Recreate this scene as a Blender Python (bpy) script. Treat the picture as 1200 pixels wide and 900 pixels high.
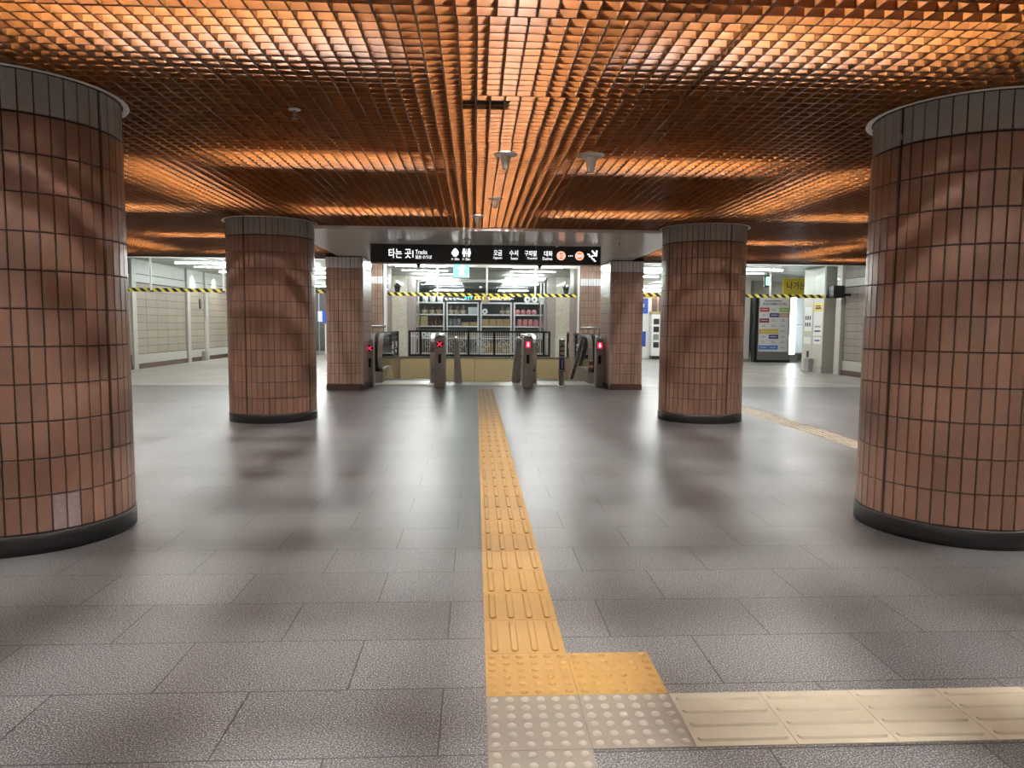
import bpy, bmesh, math, random
from mathutils import Vector, Matrix
random.seed(7)
S = bpy.context.scene
for o in list(bpy.data.objects): bpy.data.objects.remove(o)
col = S.collection
PI = math.pi

# ---------------------------------------------------------------- camera
F, PITCH, YAW, ROLL, CH = 840.0, -0.0825, 0.0513, 0.0078, 1.2067
cam_d = bpy.data.cameras.new('camera'); cam = bpy.data.objects.new('camera', cam_d); col.objects.link(cam)
cy_, sy_, cp_, sp_ = math.cos(YAW), math.sin(YAW), math.cos(PITCH), math.sin(PITCH)
fw = Vector((sy_*cp_, cy_*cp_, sp_)); rt = Vector((cy_, -sy_, 0)); up = rt.cross(fw)
rt2 = rt*math.cos(ROLL) + up*math.sin(ROLL); up2 = up*math.cos(ROLL) - rt*math.sin(ROLL)
M = Matrix((rt2, up2, -fw)).transposed().to_4x4(); M.translation = (0, 0, CH)
cam.matrix_world = M
cam_d.sensor_width = 36.0; cam_d.lens = F/1200*36.0; cam_d.clip_start = 0.05; cam_d.clip_end = 200
S.camera = cam

# ---------------------------------------------------------------- world, exposure, light levels
w = bpy.data.worlds.new('world'); S.world = w; w.use_nodes = True
w.node_tree.nodes['Background'].inputs[0].default_value = (0.9, 0.95, 1, 1)
w.node_tree.nodes['Background'].inputs[1].default_value = 0.02
S.view_settings.view_transform = 'Standard'; S.view_settings.look = 'None'
S.view_settings.gamma = 1.0; S.view_settings.exposure = 0.0; S.view_settings.use_curve_mapping = False
GRID_TUBE = 430.0       # radiance of the tubes above the louvre
HALL_TUBE = 125.0        # radiance of the tubes in the corridor beyond
SHOP_TUBE = 65.0

# ---------------------------------------------------------------- materials
def mat(name, color, rough=0.5, metal=0.0, spec=0.5, emit=None, estr=0.0, noise=0.0, nscale=8.0, bump=0.0, trans=0.0, alpha=1.0, coat=0.0):
    m = bpy.data.materials.new(name); m.use_nodes = True
    nt = m.node_tree; b = nt.nodes['Principled BSDF']
    b.inputs['Base Color'].default_value = (*color, 1); b.inputs['Roughness'].default_value = rough
    b.inputs['Metallic'].default_value = metal; b.inputs['Specular IOR Level'].default_value = spec
    b.inputs['Coat Weight'].default_value = coat; b.inputs['Coat Roughness'].default_value = 0.1
    if emit: b.inputs['Emission Color'].default_value = (*emit, 1); b.inputs['Emission Strength'].default_value = estr
    if trans: b.inputs['Transmission Weight'].default_value = trans
    if alpha < 1: b.inputs['Alpha'].default_value = alpha
    if noise or bump:
        tc = nt.nodes.new('ShaderNodeTexCoord'); n = nt.nodes.new('ShaderNodeTexNoise')
        n.inputs['Scale'].default_value = nscale; n.inputs['Detail'].default_value = 4
        nt.links.new(tc.outputs['Object'], n.inputs['Vector'])
        if noise:
            r = nt.nodes.new('ShaderNodeMapRange'); r.inputs['To Min'].default_value = 1-noise; r.inputs['To Max'].default_value = 1+noise
            mx = nt.nodes.new('ShaderNodeVectorMath'); mx.operation = 'SCALE'; mx.inputs[0].default_value = color
            nt.links.new(n.outputs['Fac'], r.inputs['Value']); nt.links.new(r.outputs[0], mx.inputs['Scale']); nt.links.new(mx.outputs[0], b.inputs['Base Color'])
        if bump:
            bp = nt.nodes.new('ShaderNodeBump'); bp.inputs['Strength'].default_value = bump; bp.inputs['Distance'].default_value = 0.004
            nt.links.new(n.outputs['Fac'], bp.inputs['Height']); nt.links.new(bp.outputs[0], b.inputs['Normal'])
    return m

def glass_mat(name, tint=(0.9, 0.97, 0.96), refl=1.0, rough=0.0):
    """thin sheet glass: clear with a Fresnel reflection, lets light straight through"""
    m = bpy.data.materials.new(name); m.use_nodes = True; nt = m.node_tree
    for n in list(nt.nodes): nt.nodes.remove(n)
    out = nt.nodes.new('ShaderNodeOutputMaterial'); mix = nt.nodes.new('ShaderNodeMixShader')
    t = nt.nodes.new('ShaderNodeBsdfTransparent'); g = nt.nodes.new('ShaderNodeBsdfGlossy'); f = nt.nodes.new('ShaderNodeFresnel')
    f.inputs['IOR'].default_value = 1.45; t.inputs['Color'].default_value = (*tint, 1); g.inputs['Roughness'].default_value = rough
    g.inputs['Color'].default_value = (refl, refl, refl, 1)
    nt.links.new(f.outputs[0], mix.inputs[0]); nt.links.new(t.outputs[0], mix.inputs[1]); nt.links.new(g.outputs[0], mix.inputs[2])
    nt.links.new(mix.outputs[0], out.inputs['Surface'])
    return m

def granite(name, base, fleck, dark, grout, rough, bw=0.632, rh=0.375, ox=0.418, oy=-1.925, fscale=230, joint=0.006, rvar=0.035):
    m = bpy.data.materials.new(name); m.use_nodes = True; nt = m.node_tree; b = nt.nodes['Principled BSDF']; L = nt.links.new
    tc = nt.nodes.new('ShaderNodeTexCoord'); mp = nt.nodes.new('ShaderNodeMapping'); mp.inputs['Location'].default_value = (ox, oy + 0.375*20, 0)
    L(tc.outputs['Object'], mp.inputs['Vector'])
    br = nt.nodes.new('ShaderNodeTexBrick'); br.offset = 0.5; br.inputs['Scale'].default_value = 1; br.inputs['Brick Width'].default_value = bw
    br.inputs['Row Height'].default_value = rh; br.inputs['Mortar Size'].default_value = joint/2; br.inputs['Mortar Smooth'].default_value = 0.2
    br.inputs['Color1'].default_value = (0.86, 0.86, 0.86, 1); br.inputs['Color2'].default_value = (1.12, 1.12, 1.12, 1); br.inputs['Bias'].default_value = 0
    L(mp.outputs[0], br.inputs['Vector'])
    n1 = nt.nodes.new('ShaderNodeTexNoise'); n1.inputs['Scale'].default_value = fscale; n1.inputs['Detail'].default_value = 2; n1.inputs['Roughness'].default_value = 0.7
    L(tc.outputs['Object'], n1.inputs['Vector'])
    cr = nt.nodes.new('ShaderNodeValToRGB'); e = cr.color_ramp.elements
    e[0].position = 0.36; e[0].color = (*dark, 1); e[1].position = 0.66; e[1].color = (*fleck, 1)
    k = cr.color_ramp.elements.new(0.5); k.color = (*base, 1)
    L(n1.outputs['Fac'], cr.inputs[0])
    n2 = nt.nodes.new('ShaderNodeTexNoise'); n2.inputs['Scale'].default_value = 1.3; n2.inputs['Detail'].default_value = 5
    L(tc.outputs['Object'], n2.inputs['Vector'])
    r2 = nt.nodes.new('ShaderNodeMapRange'); r2.inputs['To Min'].default_value = 0.85; r2.inputs['To Max'].default_value = 1.15; L(n2.outputs['Fac'], r2.inputs['Value'])
    m1 = nt.nodes.new('ShaderNodeMix'); m1.data_type = 'RGBA'; m1.blend_type = 'MULTIPLY'; m1.inputs['Factor'].default_value = 1
    L(cr.outputs[0], m1.inputs['A']); L(br.outputs['Color'], m1.inputs['B'])
    m2 = nt.nodes.new('ShaderNodeVectorMath'); m2.operation = 'SCALE'; L(m1.outputs['Result'], m2.inputs[0]); L(r2.outputs[0], m2.inputs['Scale'])
    m3 = nt.nodes.new('ShaderNodeMix'); m3.data_type = 'RGBA'; L(br.outputs['Fac'], m3.inputs['Factor']); L(m2.outputs[0], m3.inputs['A']); m3.inputs['B'].default_value = (*grout, 1)
    L(m3.outputs['Result'], b.inputs['Base Color'])
    rr = nt.nodes.new('ShaderNodeMapRange'); rr.inputs['To Min'].default_value = rough-rvar; rr.inputs['To Max'].default_value = rough+rvar
    L(n2.outputs['Fac'], rr.inputs['Value']); L(rr.outputs[0], b.inputs['Roughness'])
    bp = nt.nodes.new('ShaderNodeBump'); bp.inputs['Strength'].default_value = 0.25; bp.inputs['Distance'].default_value = 0.0015
    inv = nt.nodes.new('ShaderNodeMath'); inv.operation = 'SUBTRACT'; L(n1.outputs['Fac'], inv.inputs[0]); L(br.outputs['Fac'], inv.inputs[1])
    L(br.outputs['Fac'], bp.inputs['Height']); bp.invert = True; L(bp.outputs[0], b.inputs['Normal'])
    return m

def tile_mat(name, color, rough, var=0.12, spec=0.5, bump=0.15):
    """glazed tile whose shade varies from piece to piece through the face attribute 'shade'"""
    m = bpy.data.materials.new(name); m.use_nodes = True; nt = m.node_tree; b = nt.nodes['Principled BSDF']; L = nt.links.new
    b.inputs['Roughness'].default_value = rough; b.inputs['Specular IOR Level'].default_value = spec
    at = nt.nodes.new('ShaderNodeAttribute'); at.attribute_name = 'shade'
    r = nt.nodes.new('ShaderNodeMapRange'); r.inputs['To Min'].default_value = 1-var; r.inputs['To Max'].default_value = 1+var
    L(at.outputs['Fac'], r.inputs['Value'])
    tc = nt.nodes.new('ShaderNodeTexCoord'); n = nt.nodes.new('ShaderNodeTexNoise'); n.inputs['Scale'].default_value = 25; n.inputs['Detail'].default_value = 5
    L(tc.outputs['Object'], n.inputs['Vector'])
    r2 = nt.nodes.new('ShaderNodeMapRange'); r2.inputs['To Min'].default_value = 0.88; r2.inputs['To Max'].default_value = 1.12; L(n.outputs['Fac'], r2.inputs['Value'])
    mm = nt.nodes.new('ShaderNodeMath'); mm.operation = 'MULTIPLY'; L(r.outputs[0], mm.inputs[0]); L(r2.outputs[0], mm.inputs[1])
    sc = nt.nodes.new('ShaderNodeVectorMath'); sc.operation = 'SCALE'; sc.inputs[0].default_value = color; L(mm.outputs[0], sc.inputs['Scale'])
    L(sc.outputs[0], b.inputs['Base Color'])
    bp = nt.nodes.new('ShaderNodeBump'); bp.inputs['Strength'].default_value = bump; bp.inputs['Distance'].default_value = 0.002
    L(n.outputs['Fac'], bp.inputs['Height']); L(bp.outputs[0], b.inputs['Normal'])
    return m

def stripe_mat(name, c1, c2, period, slope):
    """diagonal hazard bands"""
    m = bpy.data.materials.new(name); m.use_nodes = True; nt = m.node_tree; b = nt.nodes['Principled BSDF']; L = nt.links.new
    tc = nt.nodes.new('ShaderNodeTexCoord'); sp = nt.nodes.new('ShaderNodeSeparateXYZ'); L(tc.outputs['Object'], sp.inputs[0])
    a = nt.nodes.new('ShaderNodeMath'); a.operation = 'MULTIPLY_ADD'; L(sp.outputs['Z'], a.inputs[0]); a.inputs[1].default_value = slope; L(sp.outputs['X'], a.inputs[2])
    d = nt.nodes.new('ShaderNodeMath'); d.operation = 'DIVIDE'; L(a.outputs[0], d.inputs[0]); d.inputs[1].default_value = period
    f = nt.nodes.new('ShaderNodeMath'); f.operation = 'FRACT'; L(d.outputs[0], f.inputs[0])
    g = nt.nodes.new('ShaderNodeMath'); g.operation = 'GREATER_THAN'; g.inputs[1].default_value = 0.5; L(f.outputs[0], g.inputs[0])
    mx = nt.nodes.new('ShaderNodeMix'); mx.data_type = 'RGBA'; L(g.outputs[0], mx.inputs['Factor']); mx.inputs['A'].default_value = (*c1, 1); mx.inputs['B'].default_value = (*c2, 1)
    L(mx.outputs['Result'], b.inputs['Base Color']); b.inputs['Roughness'].default_value = 0.45
    return m

m_floor = granite('dark_granite', (0.052, 0.051, 0.052), (0.36, 0.355, 0.35), (0.015, 0.014, 0.014), (0.010, 0.008, 0.008), 0.325, fscale=190)
m_floor2 = granite('pale_granite', (0.37, 0.355, 0.325), (0.6, 0.58, 0.54), (0.2, 0.19, 0.175), (0.2, 0.19, 0.17), 0.36, bw=0.6, rh=0.6, fscale=60)
m_louvre = mat('louvre_orange', (0.150, 0.052, 0.0115), 0.38, spec=0.22, noise=0.12, nscale=14)
m_tile = tile_mat('brown_tile', (0.215, 0.120, 0.084), 0.28)
m_tile_flat = tile_mat('brown_tile_brightened', (0.40, 0.265, 0.205), 0.28)  # brown tile made lighter in place of lamp light on the square pillars
m_chalk = mat('mortar_smeared_tile', (0.27, 0.2, 0.19), 0.7, noise=0.5, nscale=40)
m_belt = tile_mat('grey_band_tile', (0.34, 0.322, 0.295), 0.2, var=0.05, bump=0.05)
m_belt2 = tile_mat('white_band_tile', (0.8, 0.8, 0.8), 0.16, var=0.05, bump=0.05)
m_grout = mat('dark_grout', (0.03, 0.024, 0.02), 0.9)
m_skirt = mat('black_skirting', (0.012, 0.012, 0.013), 0.3, noise=0.5, nscale=12)
m_skirt_br = mat('brown_skirting', (0.09, 0.045, 0.035), 0.4)
m_ring = mat('white_collar', (0.7, 0.69, 0.66), 0.4)
m_wceil = mat('satin_ceiling_panel', (0.85, 0.83, 0.78), 0.22, metal=0.0, spec=0.6)
m_joint = mat('ceiling_joint', (0.12, 0.11, 0.1), 0.7)
m_slab = mat('dark_slab', (0.025, 0.022, 0.02), 0.9)
m_hceil = mat('corridor_ceiling', (0.6, 0.59, 0.54), 0.5, noise=0.05)
m_steel = mat('brushed_steel', (0.56, 0.54, 0.52), 0.28, metal=1.0)
m_steel_d = mat('dull_steel', (0.4, 0.39, 0.38), 0.38, metal=0.9)
m_steel_b = mat('bright_steel', (0.8, 0.8, 0.8), 0.14, metal=1.0)
m_black = mat('black_rubber', (0.012, 0.012, 0.012), 0.4)
m_blackm = mat('black_metal', (0.02, 0.02, 0.021), 0.35, metal=0.3)
m_white = mat('white_paint', (0.9, 0.9, 0.88), 0.4)
m_offw = mat('off_white_enamel', (0.55, 0.52, 0.45), 0.35)
m_grey = mat('grey_paint', (0.3, 0.3, 0.3), 0.5)
m_tan = mat('tan_panel', (0.66, 0.52, 0.28), 0.45, noise=0.05, nscale=3)
m_wood = mat('brown_stone', (0.36, 0.26, 0.2), 0.5, noise=0.1, nscale=6)
m_yel = mat('yellow_tactile', (0.30, 0.165, 0.038), 0.55, noise=0.12, nscale=9, bump=0.1)
m_cream = mat('cream_tactile', (0.33, 0.285, 0.21), 0.6, noise=0.1, nscale=9, bump=0.1)
m_taupe = mat('taupe_tactile', (0.19, 0.163, 0.13), 0.6, noise=0.1, nscale=9, bump=0.1)
m_stud = mat('pale_stud', (0.31, 0.27, 0.22), 0.5)
m_hazard = stripe_mat('hazard_stripe', (0.95, 0.78, 0.12), (0.015, 0.013, 0.012), 0.187, 1.0)
m_hazard_t = stripe_mat('threshold_stripe', (0.8, 0.55, 0.2), (0.5, 0.46, 0.4), 0.07, 0.0)
m_glass = glass_mat('sheet_glass', (0.97, 0.99, 0.99), 0.45); m_glass_c = glass_mat('smoke_curtain_glass', (0.93, 0.97, 0.97), 1.0, 0.02)
m_signb = mat('sign_black', (0.012, 0.013, 0.015), 0.3)
m_lit = mat('sign_lettering_lit', (0.9, 0.9, 0.9), 0.5, emit=(1, 1, 1), estr=1.5)
m_lit_o = mat('sign_orange_lit', (0.9, 0.25, 0.06), 0.5, emit=(1, 0.2, 0.05), estr=0.75)
m_lit_cy = mat('exit_lit', (0.1, 0.8, 0.7), 0.5, emit=(0.12, 0.85, 0.75), estr=2.0)
m_lit_wh = mat('exit_figure_lit', (0.9, 1, 1), 0.5, emit=(0.85, 1, 1), estr=3.0)
m_lit_gr = mat('exit_green_lit', (0.4, 0.9, 0.6), 0.5, emit=(0.5, 1.0, 0.7), estr=1.3)
m_red = mat('red_indicator', (0.9, 0.05, 0.1), 0.5, emit=(1.0, 0.03, 0.10), estr=1.5)
m_ledw = mat('light_strip', (1, 1, 1), 0.5, emit=(0.9, 0.97, 1.0), estr=14.0)
m_tubeg = mat('tube_above_louvre', (1, 1, 1), 0.5, emit=(1.0, 0.98, 0.95), estr=GRID_TUBE)
m_tubeh = mat('tube_corridor', (1, 1, 1), 0.5, emit=(0.97, 1.0, 0.98), estr=HALL_TUBE)
m_tubes = mat('tube_shop', (1, 1, 1), 0.5, emit=(0.95, 0.99, 1.0), estr=SHOP_TUBE)
m_blue = mat('blue_sign', (0.02, 0.08, 0.45), 0.4); m_yellow = mat('yellow_sign', (0.75, 0.55, 0.05), 0.4)
m_navy = mat('navy_print', (0.05, 0.07, 0.28), 0.4); m_redp = mat('red_print', (0.55, 0.08, 0.05), 0.4); m_green = mat('green_print', (0.35, 0.5, 0.1), 0.4)
m_maroon = mat('maroon_print', (0.3, 0.03, 0.07), 0.4); m_pinkp = mat('salmon_print', (0.6, 0.35, 0.28), 0.4); m_skyp = mat('blue_print', (0.08, 0.22, 0.6), 0.4)
m_paper = mat('paper', (0.78, 0.78, 0.78), 0.5); m_ink = mat('ink', (0.02, 0.02, 0.02), 0.5)
m_card = mat('cardboard', (0.42, 0.29, 0.15), 0.8, noise=0.1); m_kraft = mat('kraft_board', (0.5, 0.42, 0.24), 0.8)
m_pink = mat('pink_ceramic', (0.78, 0.33, 0.36), 0.35); m_plant = mat('dry_sprigs', (0.4, 0.35, 0.25), 0.8); m_pot = mat('clay_basket', (0.33, 0.27, 0.18), 0.8)
m_brownp = mat('brown_box', (0.13, 0.07, 0.05), 0.6); m_teal = mat('pale_panel', (0.55, 0.62, 0.62), 0.4)

# ---------------------------------------------------------------- mesh helpers
class MB:
    def __init__(s): s.v = []; s.f = []; s.m = []; s.sh = []; s.smooth = []
    def add(s, vs, fs, mi=0, sh=0.5, smooth=False):
        b = len(s.v); s.v += [tuple(x) for x in vs]
        for f in fs: s.f.append([b+i for i in f]); s.m.append(mi); s.sh.append(sh); s.smooth.append(smooth)
    def box(s, x0, y0, z0, x1, y1, z1, mi=0, sh=0.5):
        s.add([(x0,y0,z0),(x1,y0,z0),(x1,y1,z0),(x0,y1,z0),(x0,y0,z1),(x1,y0,z1),(x1,y1,z1),(x0,y1,z1)],
              [(0,3,2,1),(4,5,6,7),(0,1,5,4),(1,2,6,5),(2,3,7,6),(3,0,4,7)], mi, sh); return s
    def rbox(s, x0, y0, z0, x1, y1, z1, r=0.01, mi=0):
        """box with chamfered edges"""
        bm = bmesh.new(); bmesh.ops.create_cube(bm, size=1)
        for v in bm.verts: v.co = Vector(((x0+x1)/2+v.co.x*(x1-x0), (y0+y1)/2+v.co.y*(y1-y0), (z0+z1)/2+v.co.z*(z1-z0)))
        bmesh.ops.bevel(bm, geom=bm.edges[:], offset=r, segments=2, affect='EDGES', profile=0.6)
        bm.verts.index_update(); s.add([v.co[:] for v in bm.verts], [[v.index for v in f.verts] for f in bm.faces], mi); bm.free(); return s
    def cyl(s, cx, cy, z0, z1, r0, r1=None, n=24, mi=0, smooth=True, caps=True):
        r1 = r0 if r1 is None else r1
        vs = [(cx+r0*math.cos(2*PI*i/n), cy+r0*math.sin(2*PI*i/n), z0) for i in range(n)] + [(cx+r1*math.cos(2*PI*i/n), cy+r1*math.sin(2*PI*i/n), z1) for i in range(n)]
        s.add(vs, [(i, (i+1) % n, n+(i+1) % n, n+i) for i in range(n)], mi, smooth=smooth)
        if caps:
            s.add(vs[:n], [list(range(n))[::-1]], mi); s.add(vs[n:], [list(range(n))], mi)
        return s
    def lathe(s, cx, cy, prof, n=24, mi=0, smooth=True, z0=0.0):
        k = len(prof); vs = []
        for i in range(n):
            a = 2*PI*i/n
            vs += [(cx+r*math.cos(a), cy+r*math.sin(a), z0+z) for r, z in prof]
        fs = [(i*k+j, ((i+1) % n)*k+j, ((i+1) % n)*k+j+1, i*k+j+1) for i in range(n) for j in range(k-1)]
        s.add(vs, fs, mi, smooth=smooth); return s
    def tube(s, pts, r, n=8, mi=0, smooth=True, flat=None):
        """round (or, with flat=(w,h), rectangular) bar along a polyline"""
        pts = [Vector(p) for p in pts]; rings = []
        for i, p in enumerate(pts):
            t = (pts[min(i+1, len(pts)-1)] - pts[max(i-1, 0)]).normalized()
            ref = Vector((1, 0, 0)) if abs(t.x) < 0.9 else Vector((0, 0, 1))
            u = t.cross(ref).normalized(); v = t.cross(u).normalized()
            if flat: w_, h_ = flat; rings.append([p+v*a*w_/2+u*b*h_/2 for a, b in ((-1,-1),(1,-1),(1,1),(-1,1))])
            else: rings.append([p+u*r*math.cos(2*PI*j/n)+v*r*math.sin(2*PI*j/n) for j in range(n)])
        k = len(rings[0]); vs = [q[:] for rg in rings for q in rg]
        fs = [(i*k+j, i*k+(j+1) % k, (i+1)*k+(j+1) % k, (i+1)*k+j) for i in range(len(rings)-1) for j in range(k)]
        fs += [list(range(k))[::-1], [(len(rings)-1)*k+j for j in range(k)]]
        s.add(vs, fs, mi, smooth=smooth and not flat); return s
    def prism(s, poly, axis, a0, a1, mi=0):
        """extrude a 2D polygon; axis 'x': poly is (y,z); 'y': (x,z); 'z': (x,y)"""
        def P(q, a): return (a, q[0], q[1]) if axis == 'x' else ((q[0], a, q[1]) if axis == 'y' else (q[0], q[1], a))
        n = len(poly); vs = [P(q, a0) for q in poly]+[P(q, a1) for q in poly]
        s.add(vs, [list(range(n)), [n+i for i in range(n)][::-1]]+[(i, n+i, n+(i+1) % n, (i+1) % n) for i in range(n)], mi); return s
    def sphere(s, c, r, n=12, mi=0, sz=1.0):
        prof = [(max(1e-4, r*math.sin(PI*j/n)), -r*sz*math.cos(PI*j/n)) for j in range(n+1)]
        return s.lathe(c[0], c[1], prof, n*2, mi, z0=c[2])
    def build(s, name, mats, parent=None, origin=None, **tags):
        me = bpy.data.meshes.new(name); o_ = Vector(origin) if origin else Vector((0, 0, 0))
        me.from_pydata([tuple(Vector(q)-o_) for q in s.v], [], s.f)
        for mm in (mats if isinstance(mats, (list, tuple)) else [mats]): me.materials.append(mm)
        me.polygons.foreach_set('material_index', s.m); me.polygons.foreach_set('use_smooth', s.smooth)
        a = me.attributes.new('shade', 'FLOAT', 'FACE'); a.data.foreach_set('value', s.sh)
        me.update(); bm = bmesh.new(); bm.from_mesh(me); bmesh.ops.recalc_face_normals(bm, faces=bm.faces[:]); bm.to_mesh(me); bm.free()
        ob = bpy.data.objects.new(name, me); col.objects.link(ob)
        if parent: ob.parent = parent
        ob.location = o_ if not parent else o_ - Vector(parent.get('_at', (0, 0, 0)))
        for k, vv in tags.items(): ob[k] = vv
        return ob

def thing(name, loc, label, cat, group=None):
    o = bpy.data.objects.new(name, None); col.objects.link(o); o.empty_display_size = 0.1
    o.location = loc; o['_at'] = tuple(loc); o['label'] = label; o['category'] = cat
    if group: o['group'] = group
    return o
def finish(): 
    for o in bpy.data.objects:
        if '_at' in o: del o['_at']
def tag(o, label, cat, group=None):
    o['label'] = label; o['category'] = cat
    if group: o['group'] = group
    return o
def struct(name, mb, mats): return mb.build(name, mats, kind='structure')
def P0(parent): return Vector(parent['_at'])
def part(name, mb, mats, parent, label=None, at=None):
    """mb in world coordinates; the part's origin sits on its parent's unless given"""
    o = mb.build(name, mats, parent, origin=at or tuple(parent['_at']))
    o['_at'] = tuple(at or parent['_at'])
    if label: o['label'] = label
    return o
def copy_tree(o, parent=None):
    c = o.copy(); col.objects.link(c)
    if parent is not None: c.parent = parent
    for ch in list(o.children): copy_tree(ch, c)
    return c

def text_mesh(txt, size, bold=0.0, extrude=0.002, align='LEFT'):
    cu = bpy.data.curves.new('lettering', 'FONT'); cu.body = txt; cu.size = size; cu.extrude = extrude; cu.offset = bold; cu.align_x = align; cu.resolution_u = 3
    ob = bpy.data.objects.new('lettering', cu); col.objects.link(ob)
    dg = bpy.context.evaluated_depsgraph_get(); me = bpy.data.meshes.new_from_object(ob.evaluated_get(dg))
    bpy.data.objects.remove(ob); return me
def text_fit(txt, x0, x1, z0, z1, y, material, parent, name='lettering', bold=0.0, extrude=0.003, keep=False):
    """lettering facing -Y that fills the rectangle x0..x1, z0..z1"""
    me = text_mesh(txt, 1.0, bold, 0.0)
    xs = [v.co.x for v in me.vertices]; ys = [v.co.y for v in me.vertices]
    if not xs: return None
    ax, bx, ay, by = min(xs), max(xs), min(ys), max(ys)
    sx = (x1-x0)/(bx-ax); sz = (z1-z0)/(by-ay)
    at = Vector(parent['_at'])
    for v in me.vertices:
        v.co = Vector((x0+(v.co.x-ax)*sx, y, z0+(v.co.y-ay)*sz)) - at
    bm = bmesh.new(); bm.from_mesh(me)
    r = bmesh.ops.extrude_face_region(bm, geom=bm.faces[:]); 
    for e in r['geom']:
        if isinstance(e, bmesh.types.BMVert): e.co.y -= extrude
    bmesh.ops.recalc_face_normals(bm, faces=bm.faces[:]); bm.to_mesh(me); bm.free()
    me.materials.clear(); me.materials.append(material)
    for p_ in me.polygons: p_.material_index = 0
    o = bpy.data.objects.new(name, me); col.objects.link(o); o.parent = parent
    o['_at'] = tuple(parent['_at']); return o

# ================================================================ SETTING
HC = 2.45        # underside of the louvre
HB = 3.05        # concrete slab above it
HW = 2.41        # white panel ceiling
HK = 2.80        # corridor ceiling
XL, XR = -8.65, 9.3
# floors
struct('floor', MB().box(XL-0.3, -4, -0.25, XR+0.6, 14.1, 0.0), m_floor)
f2 = MB()
f2.box(XL-0.3, 14.1, -0.25, -2.29, 21.12, 0); f2.box(2.74, 14.1, -0.25, 14.0, 21.12, 0)
f2.box(XL-0.3, 21.12, -0.25, 14.0, 40.0, 0); f2.box(-2.29, 14.1, -0.25, 2.74, 15.09, 0)
struct('floor', f2, m_floor2)
# stairwell lining
pit = MB(); pit.box(-2.28, 15.1, -3.6, -2.2, 21.08, 0.25); pit.box(2.65, 15.1, -3.6, 2.73, 21.08, 0.25)
struct('wall_stairwell_side', pit, m_wood)
pb = MB()
for i, (a, b) in enumerate(((-2.19, -1.34), (-1.33, -0.03), (-0.02, 1.28), (1.29, 2.64))): pb.box(a, 21.0, -3.6, b, 21.06, 0.22)
pb.box(-2.2, 21.03, -3.6, 2.65, 21.1, 0.2, 1)
struct('wall_stairwell_back', pb, [m_tan, m_grout])
struct('trim_stairwell', MB().rbox(-2.28, 20.97, 0.22, 2.73, 21.14, 0.27, 0.008).rbox(-0.62, 15.02, -0.03, 0.98, 15.1, 0.012, 0.004), m_steel_b)
struct('floor_stairwell', MB().box(-2.3, 15.1, -3.8, 2.7, 21.1, -3.6), m_grey)
# slab over the louvre, beam, corridor ceiling
struct('ceiling_slab', MB().box(XL-0.3, -4, HB, XR+0.3, 14.3, HB+0.2), m_slab)
kc = MB(); kc.box(XL-0.3, 14.2, HK, 14.0, 24.9, HK+0.1); kc.box(XL-0.3, 24.9, HK, -3.4, 40, HK+0.1); kc.box(3.9, 24.9, HK, 14.0, 40, HK+0.1); kc.box(-3.4, 24.9, HK+0.02, 3.9, 40, HK+0.1)
struct('ceiling_corridor', kc, m_hceil)
jt = MB()
for k in range(12): jt.box(XL, 15.2+k*0.9, HK-0.004, 14, 15.212+k*0.9, HK+0.001)
struct('ceiling_corridor_joint', jt, m_joint)
struct('wall_upstand', MB().box(XL-0.3, 13.98, HC+0.03, -2.72, 14.2, HB).box(3.15, 13.98, HC+0.03, XR+0.3, 14.2, HB).box(-2.72, 14.15, HK, 3.15, 14.25, HB), m_slab)
# white panel ceiling in front of the escalators
wc = MB()
X0, X1, Y0, Y1 = -2.45, 2.87, 9.42, 14.25
xs = [X0, X0+0.3, -1.35, -0.25, 0.85, 1.95, X1-0.27, X1]; ys = [Y0, 9.62, 11.05, 12.75, Y1]
for i in range(len(xs)-1):
    for j in range(len(ys)-1):
        wc.box(xs[i]+(0.002 if i else 0), ys[j]+(0.003 if j else 0), HW, xs[i+1], ys[j+1], HW+0.02)
wc.box(X0, Y0, HW+0.004, X1, Y1, HW+0.03, 1); wc.box(X0-0.01, Y0-0.02, HW, X1+0.01, Y0, HW+0.16); wc.box(X0-0.02, Y0-0.02, HW, X0, Y1, HW+0.1); wc.box(X1, Y0-0.02, HW, X1+0.02, Y1, HW+0.1)
struct('ceiling_panelled', wc, [m_wceil, m_joint])

# ---------------- louvre ceiling: open-cell grid made of panels
CX, CY, BH, BT = 0.0822, 0.0838, 0.044, 0.009
COLS = [(-2.55, 4.20), (2.925, 4.20), (-2.55, 9.18), (2.925, 9.18)]
gm = MB()
NX, NY = 14, 12
def zjit(): return random.uniform(-0.0015, 0.0015)
def louvre_region(x0, x1, y0, y1):
    i0 = math.floor(x0/(CX*NX)); i1 = math.ceil(x1/(CX*NX)); j0 = math.floor(y0/(CY*NY)); j1 = math.ceil(y1/(CY*NY))
    for i in range(i0, i1):
        for j in range(j0, j1):
            px, py = i*CX*NX, j*CY*NY
            rnd = random.Random(i*97+j*13+5)
            jx, jy, jz = rnd.uniform(-.004, .004), rnd.uniform(-.004, .004), rnd.uniform(-.0015, .0015)
            if i == 0 and j == 3: jx -= 0.03
            a0, a1 = max(x0, px), min(x1, px+CX*NX-0.001); b0, b1 = max(y0, py), min(y1, py+CY*NY-0.001)
            if a1-a0 < 0.01 or b1-b0 < 0.01: continue
            for k in range(NX+1):
                x = px+k*CX+jx
                if x < a0-0.005 or x > a1+0.005: continue
                gm.box(x-BT/2, b0, HC+jz, x+BT/2, b1, HC+BH+jz)
            for k in range(NY+1):
                y = py+k*CY+jy
                if y < b0-0.005 or y > b1+0.005: continue
                gm.box(a0, y-BT/2, HC+jz+0.0006, a1, y+BT/2, HC+BH+jz-0.0006)
louvre_region(XL, XR, -2.6, 9.40)
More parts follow.
